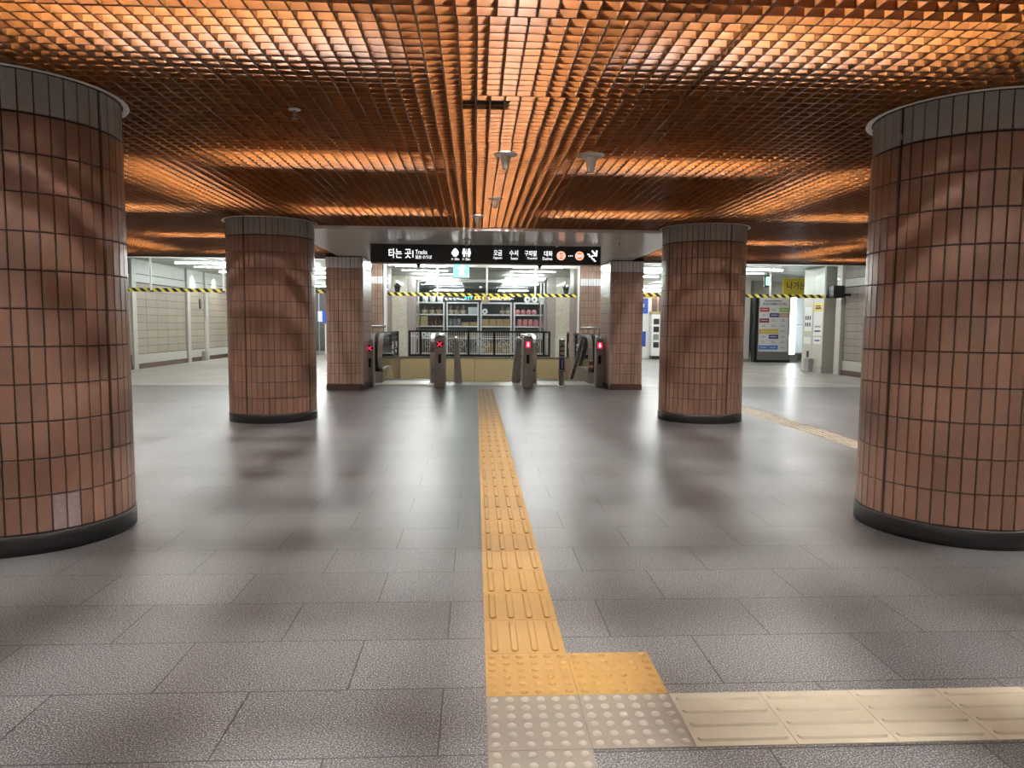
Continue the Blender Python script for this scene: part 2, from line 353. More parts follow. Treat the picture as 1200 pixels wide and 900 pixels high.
louvre_region(XL, -2.48, 9.40, 13.95); louvre_region(2.90, XR, 9.40, 13.95)
struct('ceiling', gm, m_louvre)
struct('trim_louvre', MB().box(XL, 13.95, HC-0.015, -2.72, 14.0, HC+0.08).box(3.16, 13.95, HC-0.015, XR, 14.0, HC+0.08), m_slab)

# ---------------- walls
def tiled_wall(mb, x, y0, y1, z0, z1, side, tw=0.62, th=0.2, vstrip=0.0):
    """stone tiles on a wall parallel to Y; side=+1 faces +X"""
    nz = int(round((z1-z0)/th)); ny = max(1, int(round((y1-y0)/tw)))
    for a in range(nz):
        for b in range(ny):
            u0 = y0+(y1-y0)*b/ny; u1 = y0+(y1-y0)*(b+1)/ny; v0 = z0+(z1-z0)*a/nz; v1 = z0+(z1-z0)*(a+1)/nz
            mb.box(x, u0+.003, v0+.004, x+side*0.012, u1-.003, v1-.004, 0, random.random())
def reeded_mat(name, color):
    m = tile_mat(name, color, 0.55, var=0.06); nt = m.node_tree; b = nt.nodes['Principled BSDF']
    tc = nt.nodes.new('ShaderNodeTexCoord'); wv = nt.nodes.new('ShaderNodeTexWave'); wv.bands_direction = 'Y'; wv.inputs['Scale'].default_value = 12; wv.inputs['Distortion'].default_value = 0.4
    nt.links.new(tc.outputs['Object'], wv.inputs['Vector']); bp = nt.nodes.new('ShaderNodeBump'); bp.inputs['Strength'].default_value = 0.5; bp.inputs['Distance'].default_value = 0.006
    nt.links.new(wv.outputs['Fac'], bp.inputs['Height']); nt.links.new(bp.outputs[0], b.inputs['Normal']); return m
m_wtile = reeded_mat('beige_reeded_tile', (0.36, 0.32, 0.255)); m_wtile_r = reeded_mat('grey_reeded_tile', (0.27, 0.235, 0.2)); m_wband = mat('pale_stone', (0.5, 0.49, 0.45), 0.5, noise=0.08)
struct('wall_left', MB().box(XL-0.3, -4, 0, XL, 40, HB), m_grout)
wl = MB(); tiled_wall(wl, XL, -1, 18.55, 0.38, 2.4, 1, 1.2, 0.2); tiled_wall(wl, XL, 18.75, 21.95, 0.38, 2.2, 1); tiled_wall(wl, XL, 22.25, 23.4, 0.38, 2.2, 1); tiled_wall(wl, XL, 23.7, 32, 0.38, 2.2, 1)
struct('wall_left_tile', wl, m_wtile)
bl = MB()
for a, b in ((18.75, 21.95), (22.25, 23.4), (23.7, 32)):
    bl.box(XL, a, 0.13, XL+0.02, b, 0.37); bl.box(XL, a, 2.22, XL+0.02, b, 2.42); bl.box(XL, a, 2.44, XL+0.012, b, 2.8)
for y in (18.65, 22.1, 23.55): bl.box(XL, y-0.11, 0.0, XL+0.06, y+0.11, HK)
struct('trim_1', bl, m_wband)
struct('baseboard_left', MB().box(XL, -1, 0, XL+0.03, 18.54, 0.12).box(XL, 18.77, 0, XL+0.03, 21.98, 0.12).box(XL, 22.22, 0, XL+0.03, 23.42, 0.12).box(XL, 23.68, 0, XL+0.03, 32, 0.12), m_skirt_br)
struct('wall_right', MB().box(XR, -4, 0, XR+0.3, 18.0, HB).box(9.72, 18.0, 0, 10.0, 20.1, HB), m_grout)
wr = MB(); tiled_wall(wr, XR, -1, 17.72, 0.38, 2.2, -1, 0.6, 0.182); tiled_wall(wr, 9.72, 18.0, 20.1, 0.38, 2.8, -1, 0.6, 0.2)
tiled_wall(wr, XR, 10, 17.72, 2.42, 2.8, -1, 0.6, 0.19)
struct('wall_right_tile', wr, m_wtile_r)
br_ = MB(); br_.box(XR-0.02, 10, 0.13, XR, 17.72, 0.37); br_.box(XR-0.02, 10, 2.22, XR, 17.72, 2.41); br_.box(9.70, 18.0, 0.13, 9.72, 20.1, 0.37); br_.box(XR-0.09, 17.74, 0, XR, 18.0, HK)
struct('trim_2', br_, m_wband)
struct('baseboard_right', MB().box(XR-0.03, -1, 0, XR, 17.73, 0.12).box(9.69, 18.0, 0, 9.72, 20.1, 0.12), m_skirt_br)
struct('wall_behind', MB().box(XL, -4.3, 0, XR, -4, HB), m_wband)
struct('wall_front', MB().box(XL-0.3, 40, 0, 14, 40.3, HB).box(14, 19, 0, 14.3, 40, HB), mat('far_wall', (0.3, 0.3, 0.29), 0.7))
struct('wall_right_passage', MB().box(9.72, 20.1, 0, 14.0, 20.3, HK).box(11.2, 24.7, 0.3, 14.0, 24.9, 2.8).box(9.3, 24.7, 2.25, 11.2, 24.9, 2.8), m_wtile_r)
struct('wall_right_panel', MB().box(10.98, 24.55, 0.3, 13.9, 24.68, 1.28).box(10.98, 24.55, 1.3, 13.9, 24.68, 2.24), m_teal)
struct('wall_left_far', MB().box(XL, 31.8, 0, -5.2, 32, HK), mat('far_grey_wall', (0.12, 0.13, 0.13), 0.6))
struct('wall_beside_shop', MB().box(4.4, 30, 0, 8.6, 30.2, HK), mat('far_pale_wall', (0.5, 0.5, 0.47), 0.6))

# ---------------- shop shell
struct('wall_shop_side', MB().box(-3.3, 24.9, 0, -2.95, 39, HK).box(3.35, 24.9, 0, 3.7, 39, HK), m_wband)
struct('wall_shop_back', MB().box(-3.0, 38.6, 0, 3.4, 38.8, HK), mat('shop_back', (0.16, 0.17, 0.18), 0.6))
m_stone = mat('split_face_stone', (0.66, 0.62, 0.52), 0.7, noise=0.35, nscale=16, bump=1.0)
def stone_pier(x0, x1):
    mb = MB(); rr = random.Random(int(x0*100))
    mb.box(x0, 24.05, 0, x1, 24.4, HK)
    n = 34
    for a in range(n):
        z0 = HK*a/n; x = x0
        while x < x1-0.02:
            w_ = rr.uniform(0.05, 0.16); xe = min(x1, x+w_); d = rr.uniform(0.0, 0.03)
            mb.box(x+.003, 24.05-d-.005, z0+.004, xe-.003, 24.06, z0+HK/n-.004); x = xe
    struct('wall_stone_pier', mb, m_stone)
stone_pier(-2.76, -2.26); stone_pier(2.68, 3.18)
struct('wall_shop_jamb', MB().box(-2.26, 24.02, 0, -2.0, 24.6, HK).box(2.42, 24.02, 0, 2.68, 24.6, HK).box(-3.3, 24.2, 0, -2.76, 24.5, HK).box(3.18, 24.2, 0, 3.7, 24.5, HK), mat('mauve_grey_stone', (0.36, 0.31, 0.29), 0.5))

# ================================================================ TACTILE PAVING
T = 0.30; TX, TY = 0.0385, 2.5365
def tile_bars(x, y, along, mb):
    mb.rbox(x+.001, y+.001, -.01, x+T-.001, y+T-.001, .0035, .0012)
    for k in range(4):
        c = (k+0.5)*T/4; w_ = .0155
        a0, a1 = .014, T-.014; prof = []
        n = 6
        for q in range(n+1): ang = -PI/2+PI*q/n; prof.append((a1-w_+w_*math.cos(ang), w_*math.sin(ang)))
        for q in range(n+1): ang = PI/2+PI*q/n; prof.append((a0+w_+w_*math.cos(ang), w_*math.sin(ang)))
        lo = [(u, v) for u, v in prof]; hi = [(a0+w_+(u-a0-w_)*0.98 if u < T/2 else a1-w_+(u-a1+w_)*0.7, v*0.62) for u, v in prof]
        m_ = len(lo)
        if along == 'y': vs = [(x+c+v, y+u, .003) for u, v in lo]+[(x+c+v, y+u, .0098) for u, v in hi]
        else: vs = [(x+u, y+c+v, .003) for u, v in lo]+[(x+u, y+c+v, .0098) for u, v in hi]
        mb.add(vs, [(i, (i+1) % m_, m_+(i+1) % m_, m_+i) for i in range(m_)]+[[m_+i for i in range(m_)]])
def tile_studs(x, y, mb, stud=0):
    mb.rbox(x+.001, y+.001, -.01, x+T-.001, y+T-.001, .0035, .0012)
    for a in range(6):
        for b in range(6):
            mb.lathe(x+(a+.5)*T/6, y+(b+.5)*T/6, [(.0145, .003), (.0125, .0065), (.009, .0088), (.0001, .0092)], 12, stud)
# groove bedding (dark joint lines between the tiles)
gs = thing('tactile_guide_strip', (TX+.15, TY, 0), 'yellow ribbed tactile guide strip running to the escalators', 'tactile paving')
for k in range(36):
    mb = MB(); tile_bars(TX, TY+k*T, 'y', mb); part('ribbed_tile', mb, m_yel, gs)
st = thing('tactile_warning_pavers', (TX+.3, TY-.3, 0), 'pair of yellow studded warning tiles at the near end of the yellow strip', 'tactile paving')
for i in range(2):
    mb = MB(); tile_studs(TX+i*T, TY-T, mb); part('studded_tile', mb, m_yel, st)
st = thing('tactile_warning_pavers', (TX+.3, TY-.6, 0), 'taupe studded warning tiles with pale domes, next to the yellow studded pair', 'tactile paving')
for (i, j) in ((0, 2), (1, 2), (0, 3)):
    mb = MB(); tile_studs(TX+i*T, TY-j*T, mb, 1); part('studded_tile', mb, [m_taupe, m_stud], st)
st = thing('tactile_guide_strip', (TX+2*T, TY-2*T, 0), 'cream ribbed tactile strip heading sideways from the taupe studded tiles', 'tactile paving')
XE = 3.80
n_side = 10
for k in range(n_side):
    mb = MB(); tile_bars(TX+2*T+k*T, TY-2*T, 'x', mb); part('ribbed_tile', mb, m_cream, st)
xs2 = TX+2*T+n_side*T
st = thing('tactile_guide_strip', (xs2+.15, TY, 0), 'cream ribbed tactile strip passing between the two pillars with bright floor beyond', 'tactile paving')
mb = MB(); tile_studs(xs2+.16, TY-2*T, mb); part('studded_tile', mb, m_cream, st)
for k in range(38):
    mb = MB(); tile_bars(xs2+.16, TY-T+k*T, 'y', mb); part('ribbed_tile', mb, m_cream, st)

# ================================================================ PILLARS
ROW, SKH, BEH = 0.1905, 0.11, 0.215
JL, JR = -12.0, 195.0; MK = [-38.25, -45.75]
def round_pillar(cx, cy, label, joints, top=HC, marks=None):
    R_ = 0.528; NT = 48
    t = thing('round_pillar', (cx, cy, 0), label, 'pillar')
    part('core', MB().cyl(cx, cy, 0, top+0.1, R_-0.012, n=96), m_grout, t)
    rows = 11; z0 = SKH
    rh = (top-BEH-SKH)/rows
    cl = MB(); be = MB(); extra = {}
    ja = [math.radians(a) for a in joints]
    def tile(mb, a0, a1, za, zb, mi=0, rr=R_):
        g = 0.0032
        for j in ja:
            for q in (j, j-2*PI, j+2*PI):
                if abs(a0-q) < 0.02: a0 = q+0.0085/R_
                if abs(a1-q) < 0.02: a1 = q-0.0085/R_
        a0 += g/R_; a1 -= g/R_; za += g; zb -= g; c = 0.0022
        def V(a, z, r): return (cx+r*math.cos(a), cy+r*math.sin(a), z)
        o = [V(a0, za, rr-.012), V(a1, za, rr-.012), V(a1, zb, rr-.012), V(a0, zb, rr-.012)]
        m_ = [V(a0, za, rr-.002), V(a1, za, rr-.002), V(a1, zb, rr-.002), V(a0, zb, rr-.002)]
        i_ = [V(a0+c/R_, za+c, rr), V(a1-c/R_, za+c, rr), V(a1-c/R_, zb-c, rr), V(a0+c/R_, zb-c, rr)]
        mb.add(o+m_+i_, [(0,1,5,4),(1,2,6,5),(2,3,7,6),(3,0,4,7),(4,5,9,8),(5,6,10,9),(6,7,11,10),(7,4,8,11),(8,9,10,11)], mi, random.random())
    da = 2*PI/NT
    off = ja[0] if ja else 0
    for r in range(rows):
        for k in range(NT):
            mk = 0
            if marks and r == 0:
                am = (off+(k+.5)*da) % (2*PI)
                for mm in marks:
                    if abs(am-math.radians(mm) % (2*PI)) < da/2: mk = 1
            tile(cl, off+k*da, off+(k+1)*da, z0+r*rh, z0+(r+1)*rh, mk)
    for k in range(NT): tile(be, off+k*da, off+(k+1)*da, top-BEH+0.006, top-0.004)
    part('tile_cladding', cl, [m_tile, m_chalk], t, 'brown glazed upright tiles in straight rows')
    part('top_band', be, m_belt, t, 'band of pale grey tiles')
    part('skirting', MB().lathe(cx, cy, [(R_-.01, 0), (R_+.006, 0), (R_+.006, SKH-.008), (R_+.001, SKH-.002), (R_-.01, SKH-.002)], 96), m_skirt, t, 'black skirting')
    part('collar', MB().lathe(cx, cy, [(R_+.006, top-.002), (R_+.03, top-.010), (R_+.04, top-.006), (R_+.038, top-.0015), (R_+.006, top-.002)], 96), m_ring, t, 'white ring where the pillar meets the ceiling')
    return t
round_pillar(-2.55, 4.20, 'big round brown tiled pillar in the front row with two chalky smeared tiles at its foot', [JL, JL+90, JL+180, JL+270], marks=MK)
round_pillar(2.925, 4.20, 'big round brown tiled pillar in the front row beside the cream tactile strip', [JR, JR-90, JR-180, JR-270])
round_pillar(-2.55, 9.18, 'round brown tiled pillar of the back row on the smeared pillar\'s side', [-20.0, 70, 160, 250])
round_pillar(2.925, 9.18, 'round brown tiled pillar of the back row standing beside the far cream strip', [200.0, 110, 20, -70])
part('switch_plate', MB().rbox(2.37, 4.0, 2.255, 2.385, 4.03, 2.29, .002), m_grey, [o for o in bpy.data.objects if o.name.startswith('round_pillar')][1])

def square_pillar(x0, x1, y0, y1, top, label, band_z, tm=m_tile_flat, bands=m_belt2, trims=(), above=False, nx=9, ny=12, skirt=True):
    t = thing('square_pillar', ((x0+x1)/2, (y0+y1)/2, 0), label, 'pillar')
    part('core', MB().box(x0+.012, y0+.012, 0, x1-.012, y1-.012, top+.05), m_grout, t)
    cl = MB(); be = MB(); g = .0032
    zs = []; z = SKH
    nrow = int(round((band_z-SKH)/0.19)); rh = (band_z-SKH)/nrow
    for r in range(nrow): zs.append((SKH+r*rh, SKH+(r+1)*rh, cl))
    zs.append((band_z, band_z+.2, be))
    if above:
        z = band_z+.2
        while z < top-.02: zs.append((z, min(top, z+.19), cl)); z += .19
    for za, zb, mb in zs:
        for k in range(nx):
            u0 = x0+(x1-x0)*k/nx; u1 = x0+(x1-x0)*(k+1)/nx; gg = g*2.4 if k % 3 == 0 else g
            mb.box(u0+gg, y0, za+g, u1-g, y0+.015, zb-g, 0, random.random()); mb.box(u0+gg, y1-.015, za+g, u1-g, y1, zb-g, 0, random.random())
        for k in range(ny):
            u0 = y0+(y1-y0)*k/ny; u1 = y0+(y1-y0)*(k+1)/ny
            mb.box(x0, u0+g, za+g, x0+.015, u1-g, zb-g, 0, random.random()); mb.box(x1-.015, u0+g, za+g, x1, u1-g, zb-g, 0, random.random())
    part('tile_cladding', cl, tm, t, 'brown upright tiles'); part('top_band', be, bands, t, 'band of white tiles')
    if skirt: part('skirting', MB().rbox(x0-.008, y0-.008, 0, x1+.008, y1+.008, SKH-.004, .004), m_skirt_br, t, 'dark red brown skirting')
    for (cx_, cy_2) in trims: part('corner_trim', MB().box(cx_-.018, cy_2-.018, 0.0, cx_+.018, cy_2+.018, top), m_steel_d, t, 'steel corner strip')
    return t
square_pillar(-2.69, -2.03, 13.12, 14.2, HW, 'square brown tiled pillar between the round back pillar and the escalator with the red cross on its post', HW-.215, trims=((-2.04, 13.13),))
square_pillar(2.50, 3.12, 13.3, 14.35, HW, 'square brown tiled pillar beside the escalator with the white notice on its glass', HW-.215, trims=((2.51, 13.31),))
square_pillar(-3.02, -2.46, 19.3, 19.9, HK, 'slimmer brown tiled pillar beyond the escalator with the red cross post, white band below its top', 2.26, above=True, nx=8, ny=8, skirt=False)
square_pillar(2.82, 3.38, 19.3, 19.9, HK, 'slimmer brown tiled pillar behind the escalator with the white notice, white band below its top', 2.26, above=True, nx=8, ny=8, skirt=False)
struct('trim_3', MB().rbox(-2.44, 19.3, 0, -2.36, 19.4, HK, .005).rbox(2.74, 19.3, 0, 2.80, 19.4, HK, .005), m_white)
struct('wall_pillar_return', MB().box(-2.45, 19.42, 0.25, -2.335, 20.2, HK).box(2.65, 19.42, 0.25, 2.81, 20.2, HK), mat('mauve_stone', (0.4, 0.31, 0.27), 0.45))

# ================================================================ LIGHTS (lamps above the louvre, in the corridor, in the shop)
def lamp(name, x, y, z, length, along, tm, label, group, body=m_white, tube_r=.013, twin=False, w_=.07, flip=False):
    t = thing(name, (x, y, z), label, 'ceiling light', group)
    hb = MB(); tb = MB(); L2 = length/2
    if along == 'x':
        hb.rbox(x-L2, y-w_/2, z-.0, x+L2, y+w_/2, z+.05, .004)
        for s_ in ((-1, 1) if twin else (0,)): tb.tube([(x-L2+.02, y+s_*.03, z-.025), (x+L2-.02, y+s_*.03, z-.025)], tube_r, 6)
    else:
        hb.rbox(x-w_/2, y-L2, z-.0, x+w_/2, y+L2, z+.05, .004)
        for s_ in ((-1, 1) if twin else (0,)): tb.tube([(x+s_*.03, y-L2+.02, z-.025), (x+s_*.03, y+L2-.02, z-.025)], tube_r, 6)
    part('housing', hb, body, t); part('tube', tb, tm, t)
    if z < HK-.1 and name == 'fluorescent_lamp':
        for q in (-L2*.7, L2*.7): part('suspension_rod', MB().cyl(x+(q if along == 'x' else 0), y+(q if along == 'y' else 0), z+.045, HB-.003, .012, n=8).cyl(x+(q if along == 'x' else 0), y+(q if along == 'y' else 0), HB-.008, HB, .05, n=12), m_steel_d, t)
    return t
ZT = HC+BH+0.27
tube_y = [-2.05, 0.44, 2.93, 5.42, 7.91, 10.4, 12.9]
def blocked(x, y, along, L):
    if -2.6 < x < 3.0 and y > 9.3: return True
    return any(math.hypot(x-a, y-b) < (0.62+L/2 if along == 'y' else 0.8) for a, b in COLS)
for yi in tube_y:
    for k in range(-2, 4):
        x = -1.19+2.73*k
        if XL+0.7 < x < XR-0.7 and not blocked(x, yi, 'x', 1.4):
            lamp('fluorescent_lamp', x, yi, ZT, 1.45, 'x', m_tubeg, 'fluorescent lamp glowing above the orange louvre, crosswise to the hall', 'crosswise lamps above the louvre')
for yi in [-.8, 1.68, 4.17, 6.66, 9.0, 11.65]:
    for x in (-7.99, -5.28, -2.55, .2, 2.92, 5.66, 8.4):
        L = 2.2
        if x == .2: L = 2.4 if yi < 8.9 else .0
        if yi == 9.0 and x == .2: yi_, L = 8.55, 1.4
        else: yi_ = yi
        if L and (x == .2 or not blocked(x, yi_, 'y', 1.4)) and not (x == .2 and yi > 9.3):
            lamp('fluorescent_lamp', x, yi_, ZT, L, 'y', m_tubeg, 'fluorescent lamp glowing above the orange louvre, lengthwise to the hall', 'lengthwise lamps above the louvre')
for x in (-2.86, 3.24): lamp('fluorescent_lamp', x, 11.3, ZT, 2.4, 'y', m_tubeg, 'fluorescent lamp glowing above the orange louvre, lengthwise to the hall', 'lengthwise lamps above the louvre')
# corridor tubes; the middle pairs nearest the louvre are unseen, added to light the stairwell
for i, yi in enumerate((15.6, 18.6, 21.7, 23.7)):
    for j, x in enumerate((-6.9, -4.6, -1.4, 1.6, 4.9, 7.4)):
        if abs(x) < 2 and yi == 21.7: continue
        lamp('corridor_lamp', x, yi, HK-.09, 1.3, 'x', m_tubeh, 'bare white tube lamp on the corridor ceiling beyond the louvre', 'tube lamps on the corridor ceiling', twin=False, tube_r=.018)
for x in (-6.5, -4.6, 5.2, 7.2):
    for yi in (26.5, 29.5): lamp('corridor_lamp', x, yi, HK-.09, 1.3, 'x', m_tubeh, 'bare white tube lamp on the corridor ceiling beyond the louvre', 'tube lamps on the corridor ceiling', tube_r=.018)
for yi in (26.4, 31.5):
    for x in (-1.15, 1.65):
        lamp('shop_lamp', x, yi, HK-.09, 1.3, 'x', m_tubes, 'tube lamp on the ceiling above the white shop shelving', 'tube lamps inside the shop', tube_r=.019)
# two wall-washing downlights
for (y, s) in ((22.5, 'tall'), (24.3, 'short')):
    t = thing('downlight', (XL+0.11, y, HK), 'small round downlight casting a bright %s cone on the beige tiled wall' % s, 'ceiling light')
    part('rim', MB().lathe(XL+0.11, y, [(.05, HK-.001), (.075, HK-.012), (.08, HK-.001), (.05, HK-.001)], 20), m_ring, t)
    ld = bpy.data.lights.new('downlight_beam', 'SPOT'); ld.energy = 110; ld.spot_size = math.radians(66); ld.spot_blend = 0.15; ld.shadow_soft_size = 0.02; ld.color = (1, .97, .88)
    lo = bpy.data.objects.new('downlight_beam', ld); col.objects.link(lo); lo.parent = t; lo.location = (0, 0, -.02); lo.rotation_euler = (0, 0, 0)

# ================================================================ OVERHEAD SIGN
SY = 11.0
sg = thing('direction_sign', (0.17, SY, HW), 'long black overhead sign with white Korean lettering and orange line circles', 'sign')
SX0, SX1, SZ0, SZ1 = -1.575, 1.905, 2.128, 2.405
part('case', MB().rbox(SX0, SY, SZ0, SX1, SY+.16, SZ1, .006), m_signb, sg)
part('bezel', MB().box(SX0-.006, SY-.004, SZ0-.006, SX1+.006, SY+.165, SZ0).box(SX0-.006, SY-.004, SZ1, SX1+.006, SY+.165, SZ1+.006).box(SX0-.008, SY-.004, SZ0-.006, SX0, SY+.165, SZ1+.006).box(SX1, SY-.004, SZ0-.006, SX1+.008, SY+.165, SZ1+.006), m_steel_d, sg)
def sx(px): return SX0+(px-435)/(704-435)*(SX1-SX0)
def sz(py, px=570): 
    t_ = 287.0+(px-435)/(269)*3.2; b_ = 307.0+(px-435)/269*3.8
    return SZ1-(py-t_)/(b_-t_)*(SZ1-SZ0)
def st_(txt, a, b, top, bot, m=m_lit, bold=0.0, name='lettering'):
    mid = (a+b)/2; return text_fit(txt, sx(a), sx(b), sz(bot, mid), sz(top, mid), SY-.001, m, sg, name=name, bold=bold)
st_('타는 곳', 455.5, 481.5, 292.3, 302.6, bold=.006); st_('|', 482.8, 484, 294.5, 302)
st_('Tracks', 486.5, 500, 293.8, 298.4); st_('站台 のりば', 486.5, 505.5, 299.4, 303.6)
st_('오금', 577.7, 587.5, 294, 300.2, bold=.006); st_('Ogeum', 577.2, 587.5, 301.2, 304.4)
st_('수서', 596.2, 606.3, 294, 300.6, bold=.006); st_('Suseo', 597.8, 606, 301.6, 304.6)
st_('구파발', 614.2, 628.5, 294.6, 300.8, bold=.006); st_('Gupabal', 617.2, 628.8, 301.8, 305.0)
st_('대화', 637, 647, 295, 301, bold=.006); st_('Daehwa', 635.3, 646.8, 302, 305.2)
st_('312', 653.8, 660.6, 298.6, 302.2, bold=.006); st_('309', 675.6, 682.2, 298.9, 302.5, bold=.006)
def disc(px, py, r, m, y, name='line_circle', r_in=0.0):
    x, z = sx(px), sz(py, px); mb = MB(); n = 32
    if r_in:
        vs = [(x+q*math.cos(2*PI*i/n), yy, z+q*math.sin(2*PI*i/n)) for yy in (y, y-.002) for q in (r, r_in) for i in range(n)]
        fs = [(2*n+i, 2*n+(i+1) % n, 3*n+(i+1) % n, 3*n+i) for i in range(n)]+[(i, (i+1) % n, 2*n+(i+1) % n, 2*n+i) for i in range(n)]
    else:
        vs = [(x+r*math.cos(2*PI*i/n), yy, z+r*math.sin(2*PI*i/n)) for yy in (y, y-.002) for i in range(n)]
        fs = [[n+i for i in range(n)]]+[(i, (i+1) % n, n+(i+1) % n, n+i) for i in range(n)]
    mb.add(vs, fs); return part(name, mb, m, sg)
m_peach = mat('sign_peach_lit', (0.95, 0.7, 0.6), 0.5, emit=(1, 0.55, 0.40), estr=1.0)
for px in (657.2, 679.0):
    py = 300.4+(px-657)*.01
    disc(px, py, .068, m_peach, SY-.0005, 'line_ring', .047); disc(px, py, .047, m_lit_o, SY-.0002, 'line_disc')
for px in (666.2, 668.2, 670.3): disc(px, 300.6, .008, m_lit, SY-.0005, 'dot')
# stairs-down arrow
ax_, az_ = sx(688), sz(306, 692)
def P(px, py): return (sx(px), SY-.003, sz(py, px))
ar = MB(); ar.tube([P(688.3, 298.8), P(690.4, 298.8), P(690.9, 301.3), P(693.2, 301.6), P(694, 304), P(696.2, 304.4), P(696.6, 306.4), P(698.4, 306.4)], .011, 6)
ar.tube([P(693.6, 294.8), P(699, 300.2)], .013, 6); ar.tube([P(699.4, 294.6), P(699, 300.6), P(693.6, 300.4)], .013, 6)
part('stairs_arrow', ar, m_lit, sg)
# pictograms: lift/nursing disc with slash, and two restroom figures
pc = MB(); x, z = sx(532.4), sz(296.6, 532)
pts = [(-.055, -.012), (-.03, .03), (-.012, .058), (.012, .062), (.035, .04), (.055, .01), (.052, -.03), (.02, -.058), (-.02, -.058), (-.04, -.03)]
pc.prism([(x+a, z+b) for a, b in pts], 'y', SY-.003, SY-.0005); part('pictogram', pc, m_lit, sg)
part('pictogram_slash', MB().prism([(x-.03, z-.022), (x-.022, z-.028), (x+.034, z+.006), (x+.03, z+.014)], 'y', SY-.0055, SY-.003), m_signb, sg)
pf = MB()
for dx, sk in ((-.038, False), (.038, True)):
    xx, zz = sx(546)+dx, sz(297, 546)
    pf.prism([(xx+.017*math.cos(a*PI/6), zz+.048+.017*math.sin(a*PI/6)) for a in range(12)], 'y', SY-.003, SY-.0005)
    body = [(-.02, .03), (.02, .03), (.03, -.01 if not sk else -.02), (.014, -.02), (.014, -.06), (-.014, -.06), (-.014, -.02), (-.03, -.01 if not sk else -.02)]
    pf.prism([(xx+a, zz+b) for a, b in body], 'y', SY-.003, SY-.0005)
pf.box(sx(546)-.003, SY-.003, sz(297, 546)-.06, sx(546)+.003, SY-.0005, sz(297, 546)+.06)
part('restroom_figures', pf, m_lit, sg)
st_('← 50m', 528.3, 537.2, 302.3, 305.2); st_('← 50m', 541.2, 550.2, 302.5, 305.4)
for x in (-0.87, 0.98): part('camera_dome', MB().cyl(x, SY+.08, SZ0-.03, SZ0-.004, .035, n=16).sphere((x, SY+.08, SZ0-.03), .033, 8), m_black, sg)

# ================================================================ CEILING FITTINGS
def cone_fitting(x, y, z, s, label):
    o = thing('ceiling_speaker_cone', (x, y, z), label, 'ceiling sensor')
    fl = part('flange', MB().lathe(x, y, [(.0001, .0), (.085*s, .0), (.088*s, -.006*s), (.06*s, -.016*s), (.03*s, -.018*s), (.0001, -.018*s)], 28, z0=z), m_ring, o)
    part('horn', MB().lathe(x, y, [(.042*s, -.012*s), (.034*s, -.05*s), (.024*s, -.10*s), (.018*s, -.112*s), (.0001, -.114*s)], 24, z0=z), m_ring, fl)
m_ring2 = m_ring
cone_fitting(.215, 5.35, HC, 1.0, 'white cone shaped ceiling sensor with round flange, leftmost of the two largest')
cone_fitting(.84, 5.33, HC, 1.1, 'white cone shaped ceiling sensor lit on one side, rightmost of the two largest')
cone_fitting(.19, 7.2, HC, .85, 'white cone shaped ceiling sensor hanging midway back under the louvre')
cone_fitting(.02, 8.35, HC, .95, 'white cone shaped ceiling sensor nearest the white ceiling panels')
for x, l in ((-.13, 'above the restroom figures of the black sign'), (1.16, 'above the station names of the black sign')):
    cone_fitting(x, 10.35, HW, .8, 'small white ceiling sensor on the white panels '+l)
def sprinkler(x, y, z, label):
    o = thing('sprinkler', (x, y, z), label, 'sprinkler')
    part('flange', MB().lathe(x, y, [(.0001, 0), (.035, 0), (.036, -.004), (.015, -.008), (.0001, -.008)], 18, z0=z), m_ring, o)
    part('nozzle', MB().cyl(x, y, z-.05, z-.006, .01, n=10).cyl(x, y, z-.054, z-.05, .018, n=12), m_steel_d, o)
sprinkler(-1.06, 4.36, HC, 'small sprinkler below the dark louvre near the smeared pillar')
sprinkler(-1.08, 10.35, HW, 'sprinkler on the white ceiling panels over the left half of the black sign')
sprinkler(2.06, 10.35, HW, 'sprinkler on the white ceiling panels beyond the end of the black sign')
sprinkler(-5.2, 10.9, HC, 'tiny sprinkler under the louvre in front of the beige tiled wall')
ip = MB(); ip.rbox(-.06, 4.12, HC+.012, .19, 4.26, HC+.07, .004)  # dark box put in for a block of unlit louvre cells
tag(ip.build('unlit_cells_box', m_slab, origin=(.06, 4.2, HC)), 'dark box standing in for unlit louvre cells above the walkway', 'unlit patch')

